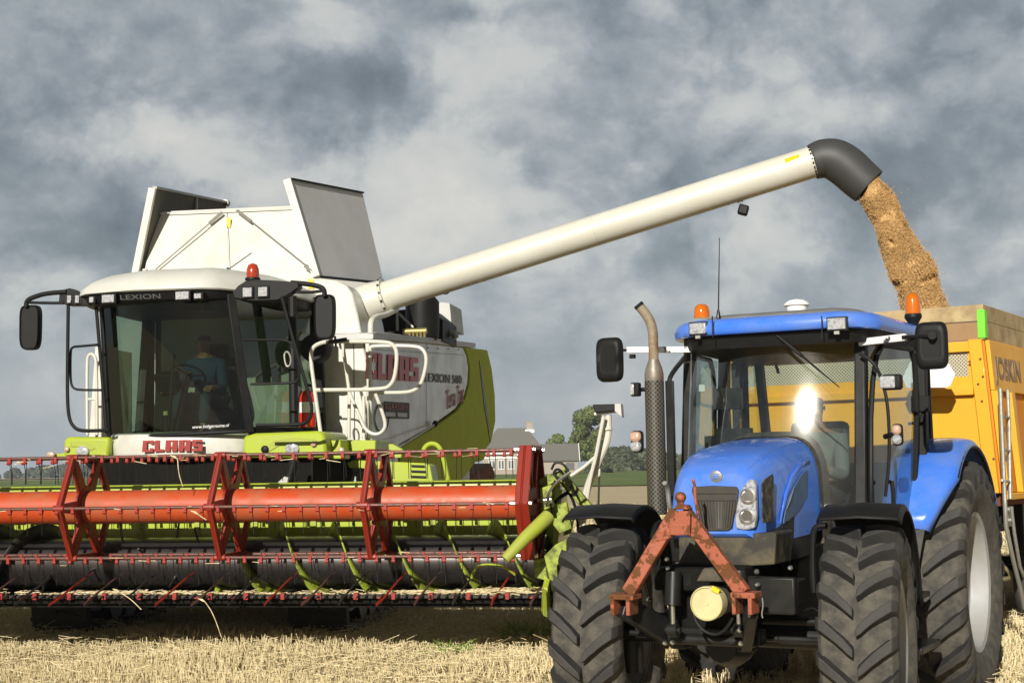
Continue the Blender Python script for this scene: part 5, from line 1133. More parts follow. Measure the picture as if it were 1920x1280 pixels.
# --- cab
YA = .92
WT = [TA(1300, 636, 'y', YA+.17), TA(1598, 634, 'y', YA+.17)]; WB = [TA(1283, 940, 'y', YA-.01), TA(1612, 944, 'y', YA-.01)]
WT[0].x = -.63; WT[1].x = .575; WB[0].x = -.655; WB[1].x = .60
zT = 2.64; zB = 1.42
def ws(t, k):    # windscreen, bowed outward
    x = (-.645+1.235*t) if True else 0
    return Vector((x, YA-.01+.19*k-.155*(1-(2*t-1)**2)-.05*math.sin(math.pi*k), zB+(zT-zB)*k))
rows = [[ws(i/24, k/16) for i in range(25)] for k in range(17)]
mb = MB(); mb.grid(rows); scr = mb.build('windscreen', g_trac, trac, smooth=89)
mb = MB()
for s_, t in ((-1, 0), (1, 1)): mb.beam(ws(t, 0)+Vector((s_*.03, .02, -.25)), ws(t, 1)+Vector((s_*.03, .02, .06)), .085, .10, .08, .09)
mb.each('front_pillar', blackm, trac, bevel=.012)
mb = MB(); mb.tube([ws(0, 0)+Vector((-.0, -.035, 0)), ws(0, 1)+Vector((-.0, -.035, 0))], .007, 6); mb.build('pillar_trim', chrome, trac)
DT = [Vector((.66, YA+.22, 2.6)), Vector((.80, 2.05, 2.6))]; DB = [Vector((.66, YA, 1.15)), Vector((.78, 1.75, 1.15))]
for s_ in (-1, 1):
    mb = MB(); rows = []
    for k in range(5):
        t = k/4; rows.append([Vector((s_*(a.x+(.10*math.sin(math.pi*u)*.5)), a.y, a.z)) for u in (0, .33, .66, 1) for a in [DB[0].lerp(DT[0], t).lerp(DB[1].lerp(DT[1], t), u)]])
    mb.grid(rows); dr = mb.build('cab_door', g_side, trac, smooth=60)
    mb = MB(); e_ = [(DB[0]+Vector((.02,0,0))), DT[0]+Vector((.02,0,0)), DT[0].lerp(DT[1], .5)+Vector((.06,0,.0)), DT[1]+Vector((.01,0,0)), DB[1]+Vector((.01,0,0)), DB[0].lerp(DB[1], .5)+Vector((.05,0,0))]
    pth = smoothpath([Vector((s_*p.x, p.y, p.z)) for p in e_], 2, True); mb.tube(pth, .020, 8, closed=True); mb.build('door_frame', black, dr)
    mb = MB(); mb.tube(smoothpath([Vector((s_*.76, 1.15, 1.62)), Vector((s_*.80, 1.14, 1.62)), Vector((s_*.80, 1.12, 1.32)), Vector((s_*.76, 1.12, 1.32))], 1), .015, 8); mb.build('door_handle', black, dr)
    mb = MB(); mb.beam((s_*.80, 2.08, 1.4), (s_*.80, 2.22, 2.66), .08, .10); mb.beam((s_*.68, 2.95, 1.7), (s_*.70, 2.8, 2.66), .07, .07); mb.build('rear_pillar', black, trac, bevel=.01)
    mb = MB(); mb.add([(s_*.79, 2.12, 1.75), (s_*.70, 2.92, 1.75), (s_*.71, 2.8, 2.6), (s_*.80, 2.22, 2.6)], [(0,1,2,3)]); mb.build('quarter_window', g_side, trac, smooth=0)
mb = MB(); mb.add([(-.68, 2.95, 1.75), (.68, 2.95, 1.75), (.70, 2.8, 2.6), (-.70, 2.8, 2.6)], [(0,1,2,3)]); mb.build('rear_window', glassmat('rear_glass', (.80, .84, .82), .03), trac, smooth=0)
mb = MB(); mb.b2((-.70, 1.1, 1.02), (.70, 2.9, 1.12)); mb.b2((-.66, 2.75, 1.1), (.66, 2.95, 1.76)); mb.b2((-.66, .95, 1.05), (.66, 1.05, 1.42)); mb.build('cab_floor', blackm, trac)
# roof
def rring(z, ins, x0=-.74, x1=.80, y0=.80, y1=2.9):
    P = []; r = .22
    for cx, cy, a0 in ((x0+r, y0+r, 180), (x1-r, y0+r, 270), (x1-r*.6, y1-r, 0), (x0+r*.6, y1-r, 90)):
        for k in range(7): a = math.radians(a0+15*k); P.append(Vector((cx+(r-ins)*math.cos(a) if False else cx+r*math.cos(a), cy+r*math.sin(a), z)))
    c = Vector(((x0+x1)/2, (y0+y1)/2, z)); Q = []
    for p in P:
        bow = -.10*max(0, 1-((p.x-c.x)/.75)**2) if p.y < 1.2 else 0
        q = Vector((p.x, p.y+bow, p.z)); d = (q-c); d.z = 0; L_ = d.length; q -= d/L_*ins; Q.append(q)
    return Q
def rz(Q):
    for p in Q: p.z += .035*(p.x-.03)*0+(.022*(1-((p.x-.03)/.75)**2))
    return Q
rr = [rz(rring(z, i)) for z, i in ((2.695, .10), (2.680, .02), (2.69, .0), (2.73, -.010), (2.765, .0), (2.792, .03), (2.806, .10), (2.813, .20))]
mb = MB(); mb.grid(rr, close=True); mb.add(rr[-1], [tuple(range(28))]); mb.add(rr[0], [tuple(range(28))[::-1]]); troof = mb.build('cab_roof', blue, trac, smooth=50)
mb = MB(); rr2 = [rz(rring(z, i)) for z, i in ((2.80, .22), (2.832, .25), (2.85, .34))]; mb.grid(rr2, close=True); mb.add(rr2[-1], [tuple(range(28))]); mb.build('roof_hatch', mat('hatch_grey', (.12, .12, .12), .5, dirt=(.25, .24, .21), dscale=4, damt=.7), troof, bevel=.005)
mb = MB(); rr3 = [rring(z, i) for z, i in ((2.60, .10), (2.685, .07))]; mb.grid(rr3, close=True); mb.add(rr3[0], [tuple(range(28))[::-1]]); mb.build('roof_lining', black, troof)
mb = MB()
for px in (1336, 1541):
    a = TA(px, 596, 'y', .70); mb.beam(a+Vector((0, -.005, .015)), a+Vector((.0, -.005, -.14)), .006, .012)
mb.each('roof_joint', blackm, troof)
for px, py, y in ((1309, 616, .755), (1569, 607, .73)):
    c = TA(px, py, 'y', y); mb = MB(); mb.box(c+Vector((0, .02, 0)), (.145, .05, .10)); f = mb.build('roof_lamp', blackm, troof, bevel=.006); mb = MB(); mb.box(c+Vector((0,-.01,0)), (.125, .02, .08)); mb.build('lens', lens, f, bevel=.006); mb = MB(); mb.box(c+Vector((0,-.005,-.062)), (.035, .02, .022)); mb.build('lamp_foot', zinc, f)
c = TA(1494, 580, 'y', 1.7); mb = MB(); mb.lathe([(.075, -.02), (.080, .02), (.098, .03), (.095, .045), (.06, .07), (.0, .082)], c, (0,0,1), 28); mb.build('satellite_receiver', whprint, troof, smooth=50)
c = TA(1316, 596, 'y', 1.6); mb = MB(); mb.lathe([(.062, 0), (.062, .05), (.055, .085), (.035, .105), (.0, .113)], c, (0,0,1), 24); mb.build('beacon', amber, troof, smooth=60)
c = TA(1712, 589, 'y', 2.0); mb = MB(); mb.lathe([(.058, .0), (.054, .10), (.046, .14), (.03, .16), (0, .166)], c, (0,0,1), 24); bc = mb.build('beacon', amber, troof, smooth=60); mb = MB(); mb.lathe([(.03, -.09), (.05, -.05), (.066, -.025), (.062, .002)], c, (0,0,1), 20); mb.tube([c+Vector((0,0,-.06)), c+Vector((-.03,0,-.14)), c+Vector((-.12,0,-.13))], .014, 8); mb.build('beacon_base', black, bc)
mb = MB(); c = TA(1347, 592, 'y', .95); tp = TA(1349, 446, 'y', .95); mb.tube([c, tp], [.006, .003], 6); mb.lathe([(.018, -.02), (.012, .03), (.006, .05)], c, (0,0,1), 10); mb.build('radio_antenna', blackm, troof)
# wiper
mb = MB(); mb.tube([TA(1456, 628, 'y', .83), TA(1505, 668, 'y', .80)], .013, 8); mb.tube([TA(1500, 664, 'y', .79), TA(1574, 726, 'y', .80)], [.010, .004], 6); mb.build('wiper', black, trac)
# --- exhaust stack with pierced guard
pg = bpy.data.materials.new('pierced_guard'); pg.use_nodes = True; t_ = pg.node_tree; n_ = t_.nodes; l_ = t_.links; b_ = n_['Principled BSDF']
tc_ = n_.new('ShaderNodeTexCoord'); sp_ = n_.new('ShaderNodeSeparateXYZ'); l_.new(tc_.outputs['Object'], sp_.inputs[0])
def M_(op, a, b=None):
    q = n_.new('ShaderNodeMath'); q.operation = op
    for i, x in enumerate((a, b)):
        if x is None: continue
        if isinstance(x, (int, float)): q.inputs[i].default_value = x
        else: l_.new(x, q.inputs[i])
    return q.outputs[0]
an_ = M_('ARCTAN2', sp_.outputs[1], sp_.outputs[0]); u_ = M_('SINE', M_('MULTIPLY', an_, 13)); v_ = M_('SINE', M_('MULTIPLY', sp_.outputs[2], 200.)); pr_ = M_('ADD', u_, v_); pr2_ = M_('SUBTRACT', u_, v_)
hole = M_('GREATER_THAN', M_('MULTIPLY', pr_, pr2_), .0)
hole = M_('GREATER_THAN', M_('MULTIPLY', u_, v_), .12)
mx_ = n_.new('ShaderNodeMix'); mx_.data_type = 'RGBA'; mx_.inputs[6].default_value = (.095, .085, .062, 1); mx_.inputs[7].default_value = (.010, .010, .009, 1); l_.new(hole, mx_.inputs[0]); l_.new(mx_.outputs[2], b_.inputs['Base Color']); b_.inputs['Roughness'].default_value = .5
EX, EY = -.752, .57
zb1 = TA(1225, 965, 'x', EX).z; zt1 = TA(1225, 714, 'x', EX).z; zt2 = TA(1225, 690, 'x', EX).z; zt0 = TA(1225, 575, 'x', EX).z
mb = MB(); mb.lathe([(.070, 0), (.070, zt1-zb1)], (0,0,0), (0,0,1), 48, cap=False); stk = mb.build('exhaust_guard', pg, trac, smooth=60); stk.location = (EX, EY, zb1)
exm = mat('exhaust_metal', (.26, .24, .20), .45, .4, dirt=(.17, .07, .03), dscale=9, damt=.9, dsharp=.15)
mb = MB(); mb.lathe([(.066, 0), (.066, zt1-zb1), (.069, zt1-zb1+.01), (.069, zt2-zb1-.04), (.060, zt2-zb1), (.042, zt2-zb1+.05), (.040, zt2-zb1+.06)], (0,0,0), (0,0,1), 32); mb.build('silencer', exm, stk, smooth=50)
rm = mat('exhaust_rusty', (.27, .22, .145), .6, dirt=(.16, .055, .02), dscale=7, damt=1, dsharp=.1)
mb = MB(); hz = zt0-zb1; mb.tube(smoothpath([(0, 0, zt2-zb1+.03), (0, 0, hz-.30), (.0, 0, hz-.16), (-.03, -.02, hz-.07), (-.09, -.05, hz+.015)], 3), .036, 24); mb.build('exhaust_pipe', rm, stk, smooth=60)
mb = MB(); dd_ = Vector((-.06, -.03, .085)).normalized(); mb.tube([Vector((-.09, -.05, hz+.015))-dd_*.02, Vector((-.09, -.05, hz+.015))+dd_*.004], .0375, 20); mb.build('exhaust_mouth', simple('soot', (.006, .006, .006), .9), stk)
mb = MB(); mb.beam((EX+.095, EY+.06, zb1-.1), (EX+.095, EY+.06, zt1-.0), .05, .05); mb.tube(smoothpath([(EX+.09, EY+.05, zt1-.02), (EX+.10, EY+.08, zt1+.05), (-.66, .95, zt1+.19)], 2), .018, 8); mb.build('exhaust_bracket', blackm, trac)
mb = MB(); mb.tube(smoothpath([TA(x, y, 'x', -.6) for x, y in [(1246, 905), (1252, 915), (1254, 940), (1256, 952)]], 2), .018, 8); mb.build('drain_pipe', zinc, trac)
# mirrors on scarred white arms
def tmirror(px0, py0, px1, py1, y, parent):
    a = TA(px0, py0, 'y', y); b = TA(px1, py1, 'y', y); w = (b.x-a.x)/2; h = (a.z-b.z)/2; c = (a+b)/2; rows = []
    for dy, k in ((-.045, .55), (-.05, .80), (-.03, .96), (.0, 1.0), (.02, .97)):
        rows.append([(c.x+w*k*(abs(math.cos(t))**.4)*(1 if math.cos(t) > 0 else -1), c.y+dy, c.z+h*k*(abs(math.sin(t))**.4)*(1 if math.sin(t) > 0 else -1)) for t in [2*math.pi*j/36 for j in range(36)]])
    mb = MB(); mb.grid(rows, close=True); mb.add(rows[0], [tuple(range(36))]); mb.add(rows[-1], [tuple(range(36))]); return mb.build('mirror', black, parent, smooth=60)
armm = mat('scarred_white', (.78, .78, .75), .45, dirt=(.04, .04, .04), dscale=14, damt=1, dsharp=.02)
mb = MB(); mb.beam(TA(1175, 656, 'y', .78), TA(1296, 655, 'y', .95), .03, .045); ar = mb.build('mirror_arm', armm, trac, bevel=.004)
mb = MB(); mb.tube([TA(1152, 657, 'y', .74), TA(1178, 656, 'y', .78)], .010, 8); mb.box(TA(1186, 668, 'y', .78), (.04, .03, .03)); mb.build('arm_joint', black, ar)
tmirror(1119, 634, 1169, 715, .76, ar)
mb = MB(); mb.beam(TA(1612, 642, 'y', 1.0), TA(1698, 632, 'y', .85), .03, .05); ar2 = mb.build('mirror_arm', armm, trac, bevel=.004)
mb = MB(); mb.tube([TA(1692, 632, 'y', .83), TA(1750, 629, 'y', .76)], .012, 8); mb.lathe([(.028, -.01), (.028, .02)], TA(1749, 629, 'y', .75), (0,-1,0), 16); mb.tube([TA(1660, 646, 'y', .9), TA(1696, 645, 'y', .86), TA(1715, 632, 'y', .84)], .010, 6); mb.build('arm_joint', black, ar2)
tmirror(1715, 605, 1780, 691, .84, ar2)
# side lamps
def sidelamp(px0, py0, px1, py1, y, two=True):
    a = TA(px0, py0, 'y', y); b = TA(px1, py1, 'y', y); w = (b.x-a.x); h = (a.z-b.z); c = (a+b)/2
    mb = MB(); mb.box(c+Vector((0, .025, 0)), (w*1.1, .05, h*1.04)); f = mb.build('side_lamp', black, trac, bevel=.028)
    mb = MB(); mb.box(c+Vector((0,-.006, h*.23)), (w*.90, .05, h*.47)); mb.build('indicator_lens', lamb, f, bevel=.022)
    mb = MB(); mb.box(c+Vector((0,-.006,-h*.24)), (w*.90, .05, h*.46)); mb.build('lamp_lens', lens, f, bevel=.022); return f
sidelamp(1181, 808, 1204, 847, .60); sidelamp(1671, 795, 1692, 834, .95)
mb = MB(); a = TA(1192, 730, 'y', .55); mb.box(a, (.07, .06, .10)); mb.box(TA(1206, 730, 'y', .6), (.05, .03, .03)); wl = mb.build('work_lamp', black, trac, bevel=.012); mb = MB(); mb.box(a+Vector((-.015,-.035,0)), (.03, .01, .08)); mb.build('lens', lens, wl, bevel=.004)
mb = MB(); a = TA(1667, 716, 'y', .98); mb.box(a+Vector((.015, .03, 0)), (.14, .07, .11)); wl = mb.build('work_lamp', black, trac, bevel=.02); mb = MB(); mb.box(a+Vector((-.01,-.012,0)), (.105, .02, .085)); mb.build('lens', lens, wl, bevel=.015)
mb = MB(); mb.tube(smoothpath([TA(1612, 662, 'y', .98), TA(1640, 680, 'y', .96), TA(1655, 715, 'y', 1.0), TA(1665, 760, 'y', 1.0), TA(1668, 830, 'y', 1.0), TA(1666, 880, 'y', 1.0), TA(1660, 930, 'y', 1.0)], 2), .012, 8); mb.tube([TA(1672, 815, 'y', .98), TA(1660, 818, 'y', 1.05)], .02, 8); mb.build('grab_rail', black, trac)
mb = MB(); a = TA(1726, 757, 'y', 2.1); mb.box(a, (.13, .06, .12)); mb.tube([a+Vector((0,.0,-.05)), a+Vector((-.02, .0, -.14)), a+Vector((-.10, 0, -.15))], .014, 6); mb.build('rear_work_lamp', black, trac, bevel=.02)
# cab inside
xl_ = TA(1374, 700, 'y', 2.55).x; mb = MB(); mb.b2((-.72, 2.5, 1.5), (xl_, 2.58, 2.62)); mb.b2((-.72, 2.0, 1.1), (-.50, 2.5, 1.72)); mb.build('side_lining', deepb, trac, bevel=.01)
mb = MB(); mb.box((.02, 2.2, 1.78), (.46, .13, .62), Matrix.Rotation(-.1, 3, 'X')); mb.box((.02, 1.95, 1.50), (.48, .48, .13)); mb.b2((-.1, 1.85, 1.12), (.14, 2.05, 1.46)); mb.build('driver_seat', seatm, trac, bevel=.04)
mb = MB(); ctr = Vector((.05, 1.40, 1.78)); R = Matrix.Rotation(-.55, 3, 'X'); mb.tube([ctr+R@Vector((.19*math.cos(t), .19*math.sin(t), 0)) for t in [2*math.pi*i/28 for i in range(28)]], .014, 8, closed=True)
for t in (0, 2.1, 4.2): mb.tube([ctr, ctr+R@Vector((.19*math.cos(t), .19*math.sin(t), 0))], .012, 6)
mb.tube([ctr, (.05, 1.2, 1.15)], [.04, .08], 12); mb.box((.05, 1.25, 1.66), (.38, .14, .12)); mb.build('steering_wheel', black, trac)
mb = MB(); mb.box((-.45, 1.35, 1.55), (.26, .5, .85)); mb.box((-.42, 1.2, 2.25), (.22, .06, .16)); mb.box((-.40, 1.25, 1.92), (.28, .08, .22)); mb.tube([(-.42, 1.25, 1.9), (-.42, 1.22, 2.2)], .01, 6); mb.b2((-.62, 1.9, 1.1), (-.40, 2.6, 1.5)); mb.build('control_console', blackm, trac, bevel=.02)
mb = MB(); mb.box(TA(1316, 727, 'y', 1.05), (.045, .004, .05)); mb.box(TA(1508, 905, 'y', 1.0), (.002, .01, .01)); mb.each('cab_sticker', whprint, trac)
mb = MB(); mb.tube(smoothpath([TA(x, y, 'y', 2.75) for x, y in [(1383, 785), (1400, 758), (1390, 725), (1385, 700), (1392, 668), (1420, 665), (1450, 668), (1460, 700)]], 2), .014, 8); mb.build('rear_window_frame', black, trac)
mb = MB(); mb.box((.50, 1.2, 1.30), (.05, .06, .07)); mb.tube([(.5, 1.2, 1.3), (.5, 1.2, 1.1)], .02, 8); mb.build('coupling', simple('coupling_orange', (.7, .16, .02), .5), trac)
mb = MB(); mb.b2((.62, .95, .45), (1.0, 1.55, .50)); mb.b2((.62, .95, .80), (.95, 1.5, .84)); mb.b2((.62, 1.0, .45), (.65, 1.5, 1.1)); mb.build('cab_step', blackm, trac, bevel=.01)

# ================================================================= TRAILER
tr = empty('grain_trailer', TL, 'yellow tipping trailer with wooden top boards and a ladder, behind the blue tractor', 'trailer')
def LA(px, py, ax, v): return TL.at(px, py, ax, v)
WX = -2.5; TLn = 7.0
def lp(pts, y=0.): return [TL.at(a, b, 'y', y) for a, b in pts]
P0 = LA(1838, 638, 'y', 0); P1 = LA(1872, 924, 'y', 0)
zt, zb2 = P0.z, P1.z; xt, xb = P0.x, P1.x
# front wall outline with window cut built from panels
def fx(z): return xt+(xb-xt)*(zt-z)/(zt-zb2)     # right edge leans outward towards the floor
def lx_(z): return WX-fx(z)+xt*0
zw1 = LA(1800, 650, 'y', 0).z; zw0 = LA(1800, 706, 'y', 0).z; xw1 = LA(1815, 680, 'y', 0).x; xw0 = LA(1400, 680, 'y', 0).x
mb = MB(); T = .05
def fq(xa0, xa1, za, xb0, xb1, zb_, th=T, dy=0): mb.prism([(xa0, dy, za), (xa1, dy, za), (xb1, dy, zb_), (xb0, dy, zb_)], (0, th, 0))
fq(lx_(zt), fx(zt), zt, lx_(zw1), fx(zw1), zw1); fq(xw1, fx(zw1), zw1, xw1, fx(zw0), zw0); fq(lx_(zw1), xw0, zw1, lx_(zw0), xw0, zw0); fq(lx_(zw0), fx(zw0), zw0, lx_(zb2), fx(zb2), zb2)
fw_ = mb.build('front_wall', yellow, tr, smooth=0)
mb = MB()
zr = LA(1800, 728, 'y', -.05).z; zr2 = LA(1800, 741, 'y', -.05).z
mb.b2((lx_(zr)+.06, -.07, zr2), (fx(zr)-.10, -.002, zr)); mb.b2((lx_(zt)+.04, -.04, zt-.10), (fx(zt)-.06, -.002, zt-.02))
mb.prism([(fx(zt)-.10, -.055, zt+.01), (fx(zt)+.02, -.055, zt+.01), (fx(zb2)+.02, -.055, zb2), (fx(zb2)-.10, -.055, zb2)], (0, .053, 0))
mb.prism([(lx_(zt)-.02, -.055, zt+.01), (lx_(zt)+.10, -.055, zt+.01), (lx_(zb2)+.10, -.055, zb2), (lx_(zb2)-.02, -.055, zb2)], (0, .053, 0))
mb.each('front_frame', yellow, tr, bevel=.006)
pm = bpy.data.materials.new('pierced_sheet'); pm.use_nodes = True; t_ = pm.node_tree; n_ = t_.nodes; l_ = t_.links; b_ = n_['Principled BSDF']; tc_ = n_.new('ShaderNodeTexCoord'); sp_ = n_.new('ShaderNodeSeparateXYZ'); l_.new(tc_.outputs['Object'], sp_.inputs[0])
hh_ = M_('GREATER_THAN', M_('MULTIPLY', M_('SINE', M_('MULTIPLY', sp_.outputs[0], 190.)), M_('SINE', M_('MULTIPLY', sp_.outputs[2], 190.))), .15)
mx_ = n_.new('ShaderNodeMix'); mx_.data_type = 'RGBA'; mx_.inputs[6].default_value = (.50, .46, .34, 1); mx_.inputs[7].default_value = (.12, .10, .05, 1); l_.new(hh_, mx_.inputs[0]); l_.new(mx_.outputs[2], b_.inputs['Base Color']); b_.inputs['Roughness'].default_value = .6
mb = MB(); mb.b2((xw0-.02, .01, zw0-.02), (xw1+.02, .03, zw1+.02)); mb.build('mesh_window', pm, fw_, smooth=0)
# side walls with ribs and openings
def sx(z): return fx(z)+.0
mb = MB(); zs1 = LA(1862, 728, 'x', 0.05).z
for s_ in (1, -1):
    X = (lambda z: fx(z)+.02) if s_ > 0 else (lambda z: lx_(z)-.02)
    mb.add([(X(zt), .0, zt), (X(zt), TLn, zt), (X(zb2), TLn, zb2), (X(zb2), .0, zb2)], [(0,1,2,3)])
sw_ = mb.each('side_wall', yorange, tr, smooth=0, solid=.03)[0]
mb = MB(); X = lambda z, o=0: fx(z)+.04+o
zl = LA(1870, 732, 'x', .1).z
mb.hexa([(X(zt), .0, zt), (X(zt), TLn, zt), (X(zl), TLn, zl), (X(zl), .0, zl), (X(zt, .04), -.0, zt), (X(zt, .04), TLn, zt), (X(zl, .04), TLn, zl), (X(zl, .04), -.0, zl)])
y_ = 0.0; ys = [0.0, .52, 1.25, 1.95, 2.65, 3.4, 4.1, 4.8, 5.5, 6.2]
for y0 in ys:
    y1 = y0+.13; mb.hexa([(X(zl), y0, zl-.002), (X(zl), y1, zl-.002), (X(zb2), y1, zb2), (X(zb2), y0, zb2), (X(zl, .06), y0, zl-.002), (X(zl, .06), y1, zl-.002), (X(zb2, .06), y1, zb2), (X(zb2, .06), y0, zb2)])
mb.hexa([(X(zb2), 0, zb2-.06), (X(zb2), TLn, zb2-.06), (X(zb2), TLn, zb2-.003), (X(zb2), 0, zb2-.003), (X(zb2, .08), 0, zb2-.06), (X(zb2, .08), TLn, zb2-.06), (X(zb2, .08), TLn, zb2-.003), (X(zb2, .08), 0, zb2-.003)])
mb.each('side_rib', yellow, sw_, bevel=.006)
p0 = LA(1862, 711, 'x', fx(2.7)+.09); p1 = LA(1914, 724, 'x', fx(2.7)+.09); p2 = LA(1864, 668, 'x', fx(2.7)+.09)
text('JOSKIN', 'lettering', brprint, sw_, (p0.x+.004, p0.y+.075, p0.z+.02), (0, 1, 0), (-.05, 0, 1), (p2.z-p0.z)*1.3, .004, width=(p1.y-p0.y)*.93, bold=.010)
# wooden extension boards
zwt = LA(1836, 571, 'y', 0).z; zwm = (zt+zwt)/2+.01
mb = MB(); mb.b2((WX-.0, -.02, zwm+.004), (xt, .03, zwt)); mb.build('top_board', wood, tr, bevel=.004); mb = MB(); mb.b2((WX, .0, zt+.006), (xt, .035, zwm)); mb.build('top_board', mat('board_brown', (.36, .22, .10), .75, dirt=(.20, .13, .07), dscale=5, damt=.7, bump=.3, bscale=40), tr, bevel=.004)
for a, b, nm in ((zwm+.004, zwt, wood), (zt+.006, zwm, wood)):
    mb = MB(); mb.b2((xt, -.02, a), (xt+.045, TLn, b)); mb.build('top_board', nm, tr, bevel=.004)
    mb = MB(); mb.b2((WX-.045, -.02, a), (WX, TLn, b)); mb.build('top_board', nm, tr, bevel=.004)
mb = MB(); mb.b2((WX, TLn-.04, zt), (xt, TLn, zwt)); mb.build('top_board', wood, tr); mb = MB(); mb.b2((lx_(zb2), TLn-.05, zb2), (fx(zb2), TLn, zt)); mb.build('tailgate', yellow, tr)
mb = MB(); mb.b2((xt-.012, -.032, zt+.02), (xt+.058, -.022, zwt-.05)); mb.b2((xt+.046, -.03, zt+.02), (xt+.058, .05, zwt-.05)); mb.build('corner_bracket', limepl, tr, bevel=.002)
# floor, chassis
mb = MB(); mb.b2((lx_(zb2), 0.05, zb2-.12), (fx(zb2), TLn, zb2)); mb.build('floor', rust, tr); 
mb = MB(); mb.b2((WX/2-.45, .2, .95), (WX/2-.25, TLn, zb2-.12)); mb.b2((WX/2+.25, .2, .95), (WX/2+.45, TLn, zb2-.12)); mb.b2((WX-.05, .3, zb2-.30), (xb, .45, zb2-.13)); mb.b2((WX/2-.3, -1.3, .75), (WX/2+.3, .8, .95)); mb.beam((WX/2, -1.6, .62), (WX/2, .4, .95), .18, .16); mb.b2((xb-.5, 2.3, .8), (xb-.35, 2.5, 1.4)); mb.build('chassis', blackm, tr, bevel=.01)
mb = MB(); mb.b2((.0, .12, 1.30), (.30, .9, 1.36)); mb.build('side_guard', rust, tr) if False else None
# trailer wheels (reuse a plain ribbed tyre)
def twheel(x, y):
    mb = MB(); R_ = .56; w = .42; prof = [(.30, -w/2), (.45, -w/2), (.53, -w/2*.96), (.555, -w/2*.8)]
    z = -w/2*.8
    for k in range(6): z0 = -w*.4+k*w*.8/6; prof += [(R_, z0+.008), (R_, z0+w*.8/6-.012), (R_-.02, z0+w*.8/6-.008), (R_-.02, z0+w*.8/6)]
    prof += [(.53, w/2*.96), (.45, w/2), (.30, w/2)]
    mb.lathe(prof, (0,0,0), (1,0,0), 48, cap=False); o = mb.build('trailer_wheel', rubber, tr, smooth=30); o.location = (x, y, R_-.03)
    mb = MB(); mb.lathe([(.31, w/2-.02), (.28, w/2-.06), (.12, w/2-.14), (.1, w/2-.08), (0, w/2-.08)], (0,0,0), (1,0,0), 32, cap=False); mb.build('rim', rimw, o); return o
for y in (3.3, 4.75):
    for x in (-.30, WX+.30): twheel(x, y)
mb = MB(); 
for y in (3.3, 4.75): mb.tube([(WX+.3, y, .53), (-.3, y, .53)], .07, 12)
mb.each('wheel_axle', blackm, tr)
# ladder with galvanised rails
lx0 = .24; mb = MB()
ra = [LA(x, y, 'x', lx0) for x, y in [(1875, 728), (1878, 800), (1884, 935), (1886, 985), (1900, 1050), (1915, 1110), (1921, 1140)]]; rb_ = [LA(x, y, 'x', lx0-.02) for x, y in [(1889, 730), (1892, 800), (1894, 935)]]
mb.tube(ra, .020, 8); mb.tube(rb_, .018, 8); mb.tube([LA(x, y, 'x', lx0+.02) for x, y in [(1896, 950), (1902, 1000), (1912, 1060), (1920, 1080)]], .016, 8)
for yy in (780, 842, 900): a = LA(1879, yy, 'x', lx0); b = LA(1892, yy+3, 'x', lx0-.02); mb.tube([a, b], .014, 6)
ld = mb.build('ladder', zinc, tr)
mb = MB(); a = LA(1890, 950, 'x', lx0-.02); b = LA(1904, 985, 'x', lx0-.02); mb.b2((lx0-.05, a.y, b.z), (lx0-.03, b.y, a.z)); 
for y2 in (955, 975): c = LA(1893, y2, 'x', lx0); mb.lathe([(.02, -.02), (.02, .02)], c, (1,0,0), 8)
mb.build('ladder_hinge', zinc, ld)
mb = MB(); mb.tube(smoothpath([LA(x, y, 'y', .3) for x, y in [(1858, 1050), (1880, 1060), (1896, 1075), (1893, 1085), (1862, 1086)]], 2), .022, 8); mb.build('drawbar_hook', mat('worn_yellow_metal', (.20, .17, .08), .6, .3, dirt=(.08, .06, .03), dscale=9, damt=.8), tr)
# white marker board held in front of the yellow wall
mb = MB(); mb.prism([LA(x, y, 'y', -.50) for x, y in [(1692, 708), (1716, 660), (1730, 655), (1780, 683), (1791, 702), (1782, 722), (1775, 726), (1700, 727)]], (0, .006, 0)); mk = mb.build('marker_board', whprint, tr)
mb = MB(); mb.beam(LA(1741, 686, 'y', -.52), LA(1742, 728, 'y', -.52), .04, .02); mb.beam(LA(1708, 722, 'y', -.53), LA(1742, 719, 'y', -.53), .02, .04); mb.beam(LA(1741, 728, 'y', -.50), LA(1741, 728, 'y', -.0), .03, .03); mb.build('board_bracket', zinc, mk)
mb = MB(); 
for px, py in ((1838, 673), (1834, 720), (1841, 752), (1818, 678), (1843, 706), (1863, 860)): c = LA(px, py, 'y', -.057); mb.lathe([(.001, -.002), (.012, -.002), (.012, .001)], c, (0,1,0), 8)
mb.each('rust_spot', rust, fw_)

# ================================================================= GRAIN
gm = bpy.data.materials.new('grain'); gm.use_nodes = True; t_ = gm.node_tree; n_ = t_.nodes; l_ = t_.links; b_ = n_['Principled BSDF']; b_.inputs['Roughness'].default_value = .7
tc_ = n_.new('ShaderNodeTexCoord'); a_ = n_.new('ShaderNodeTexNoise'); a_.inputs['Scale'].default_value = 42; a_.inputs['Detail'].default_value = 4; l_.new(tc_.outputs['Object'], a_.inputs['Vector'])
r_ = n_.new('ShaderNodeValToRGB'); l_.new(a_.outputs['Fac'], r_.inputs[0]); r_.color_ramp.elements[0].position = .3; r_.color_ramp.elements[0].color = (.40, .235, .085, 1); r_.color_ramp.elements[1].position = .68; r_.color_ramp.elements[1].color = (.62, .39, .155, 1)
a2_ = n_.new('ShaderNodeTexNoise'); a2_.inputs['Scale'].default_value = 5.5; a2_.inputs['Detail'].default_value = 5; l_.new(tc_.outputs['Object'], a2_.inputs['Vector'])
mr_ = n_.new('ShaderNodeMapRange'); l_.new(a2_.outputs['Fac'], mr_.inputs[0]); mr_.inputs[1].default_value = .56; mr_.inputs[2].default_value = .72; mr_.inputs[4].default_value = .8  # paints shaded gaps in the stream as dark noise patches
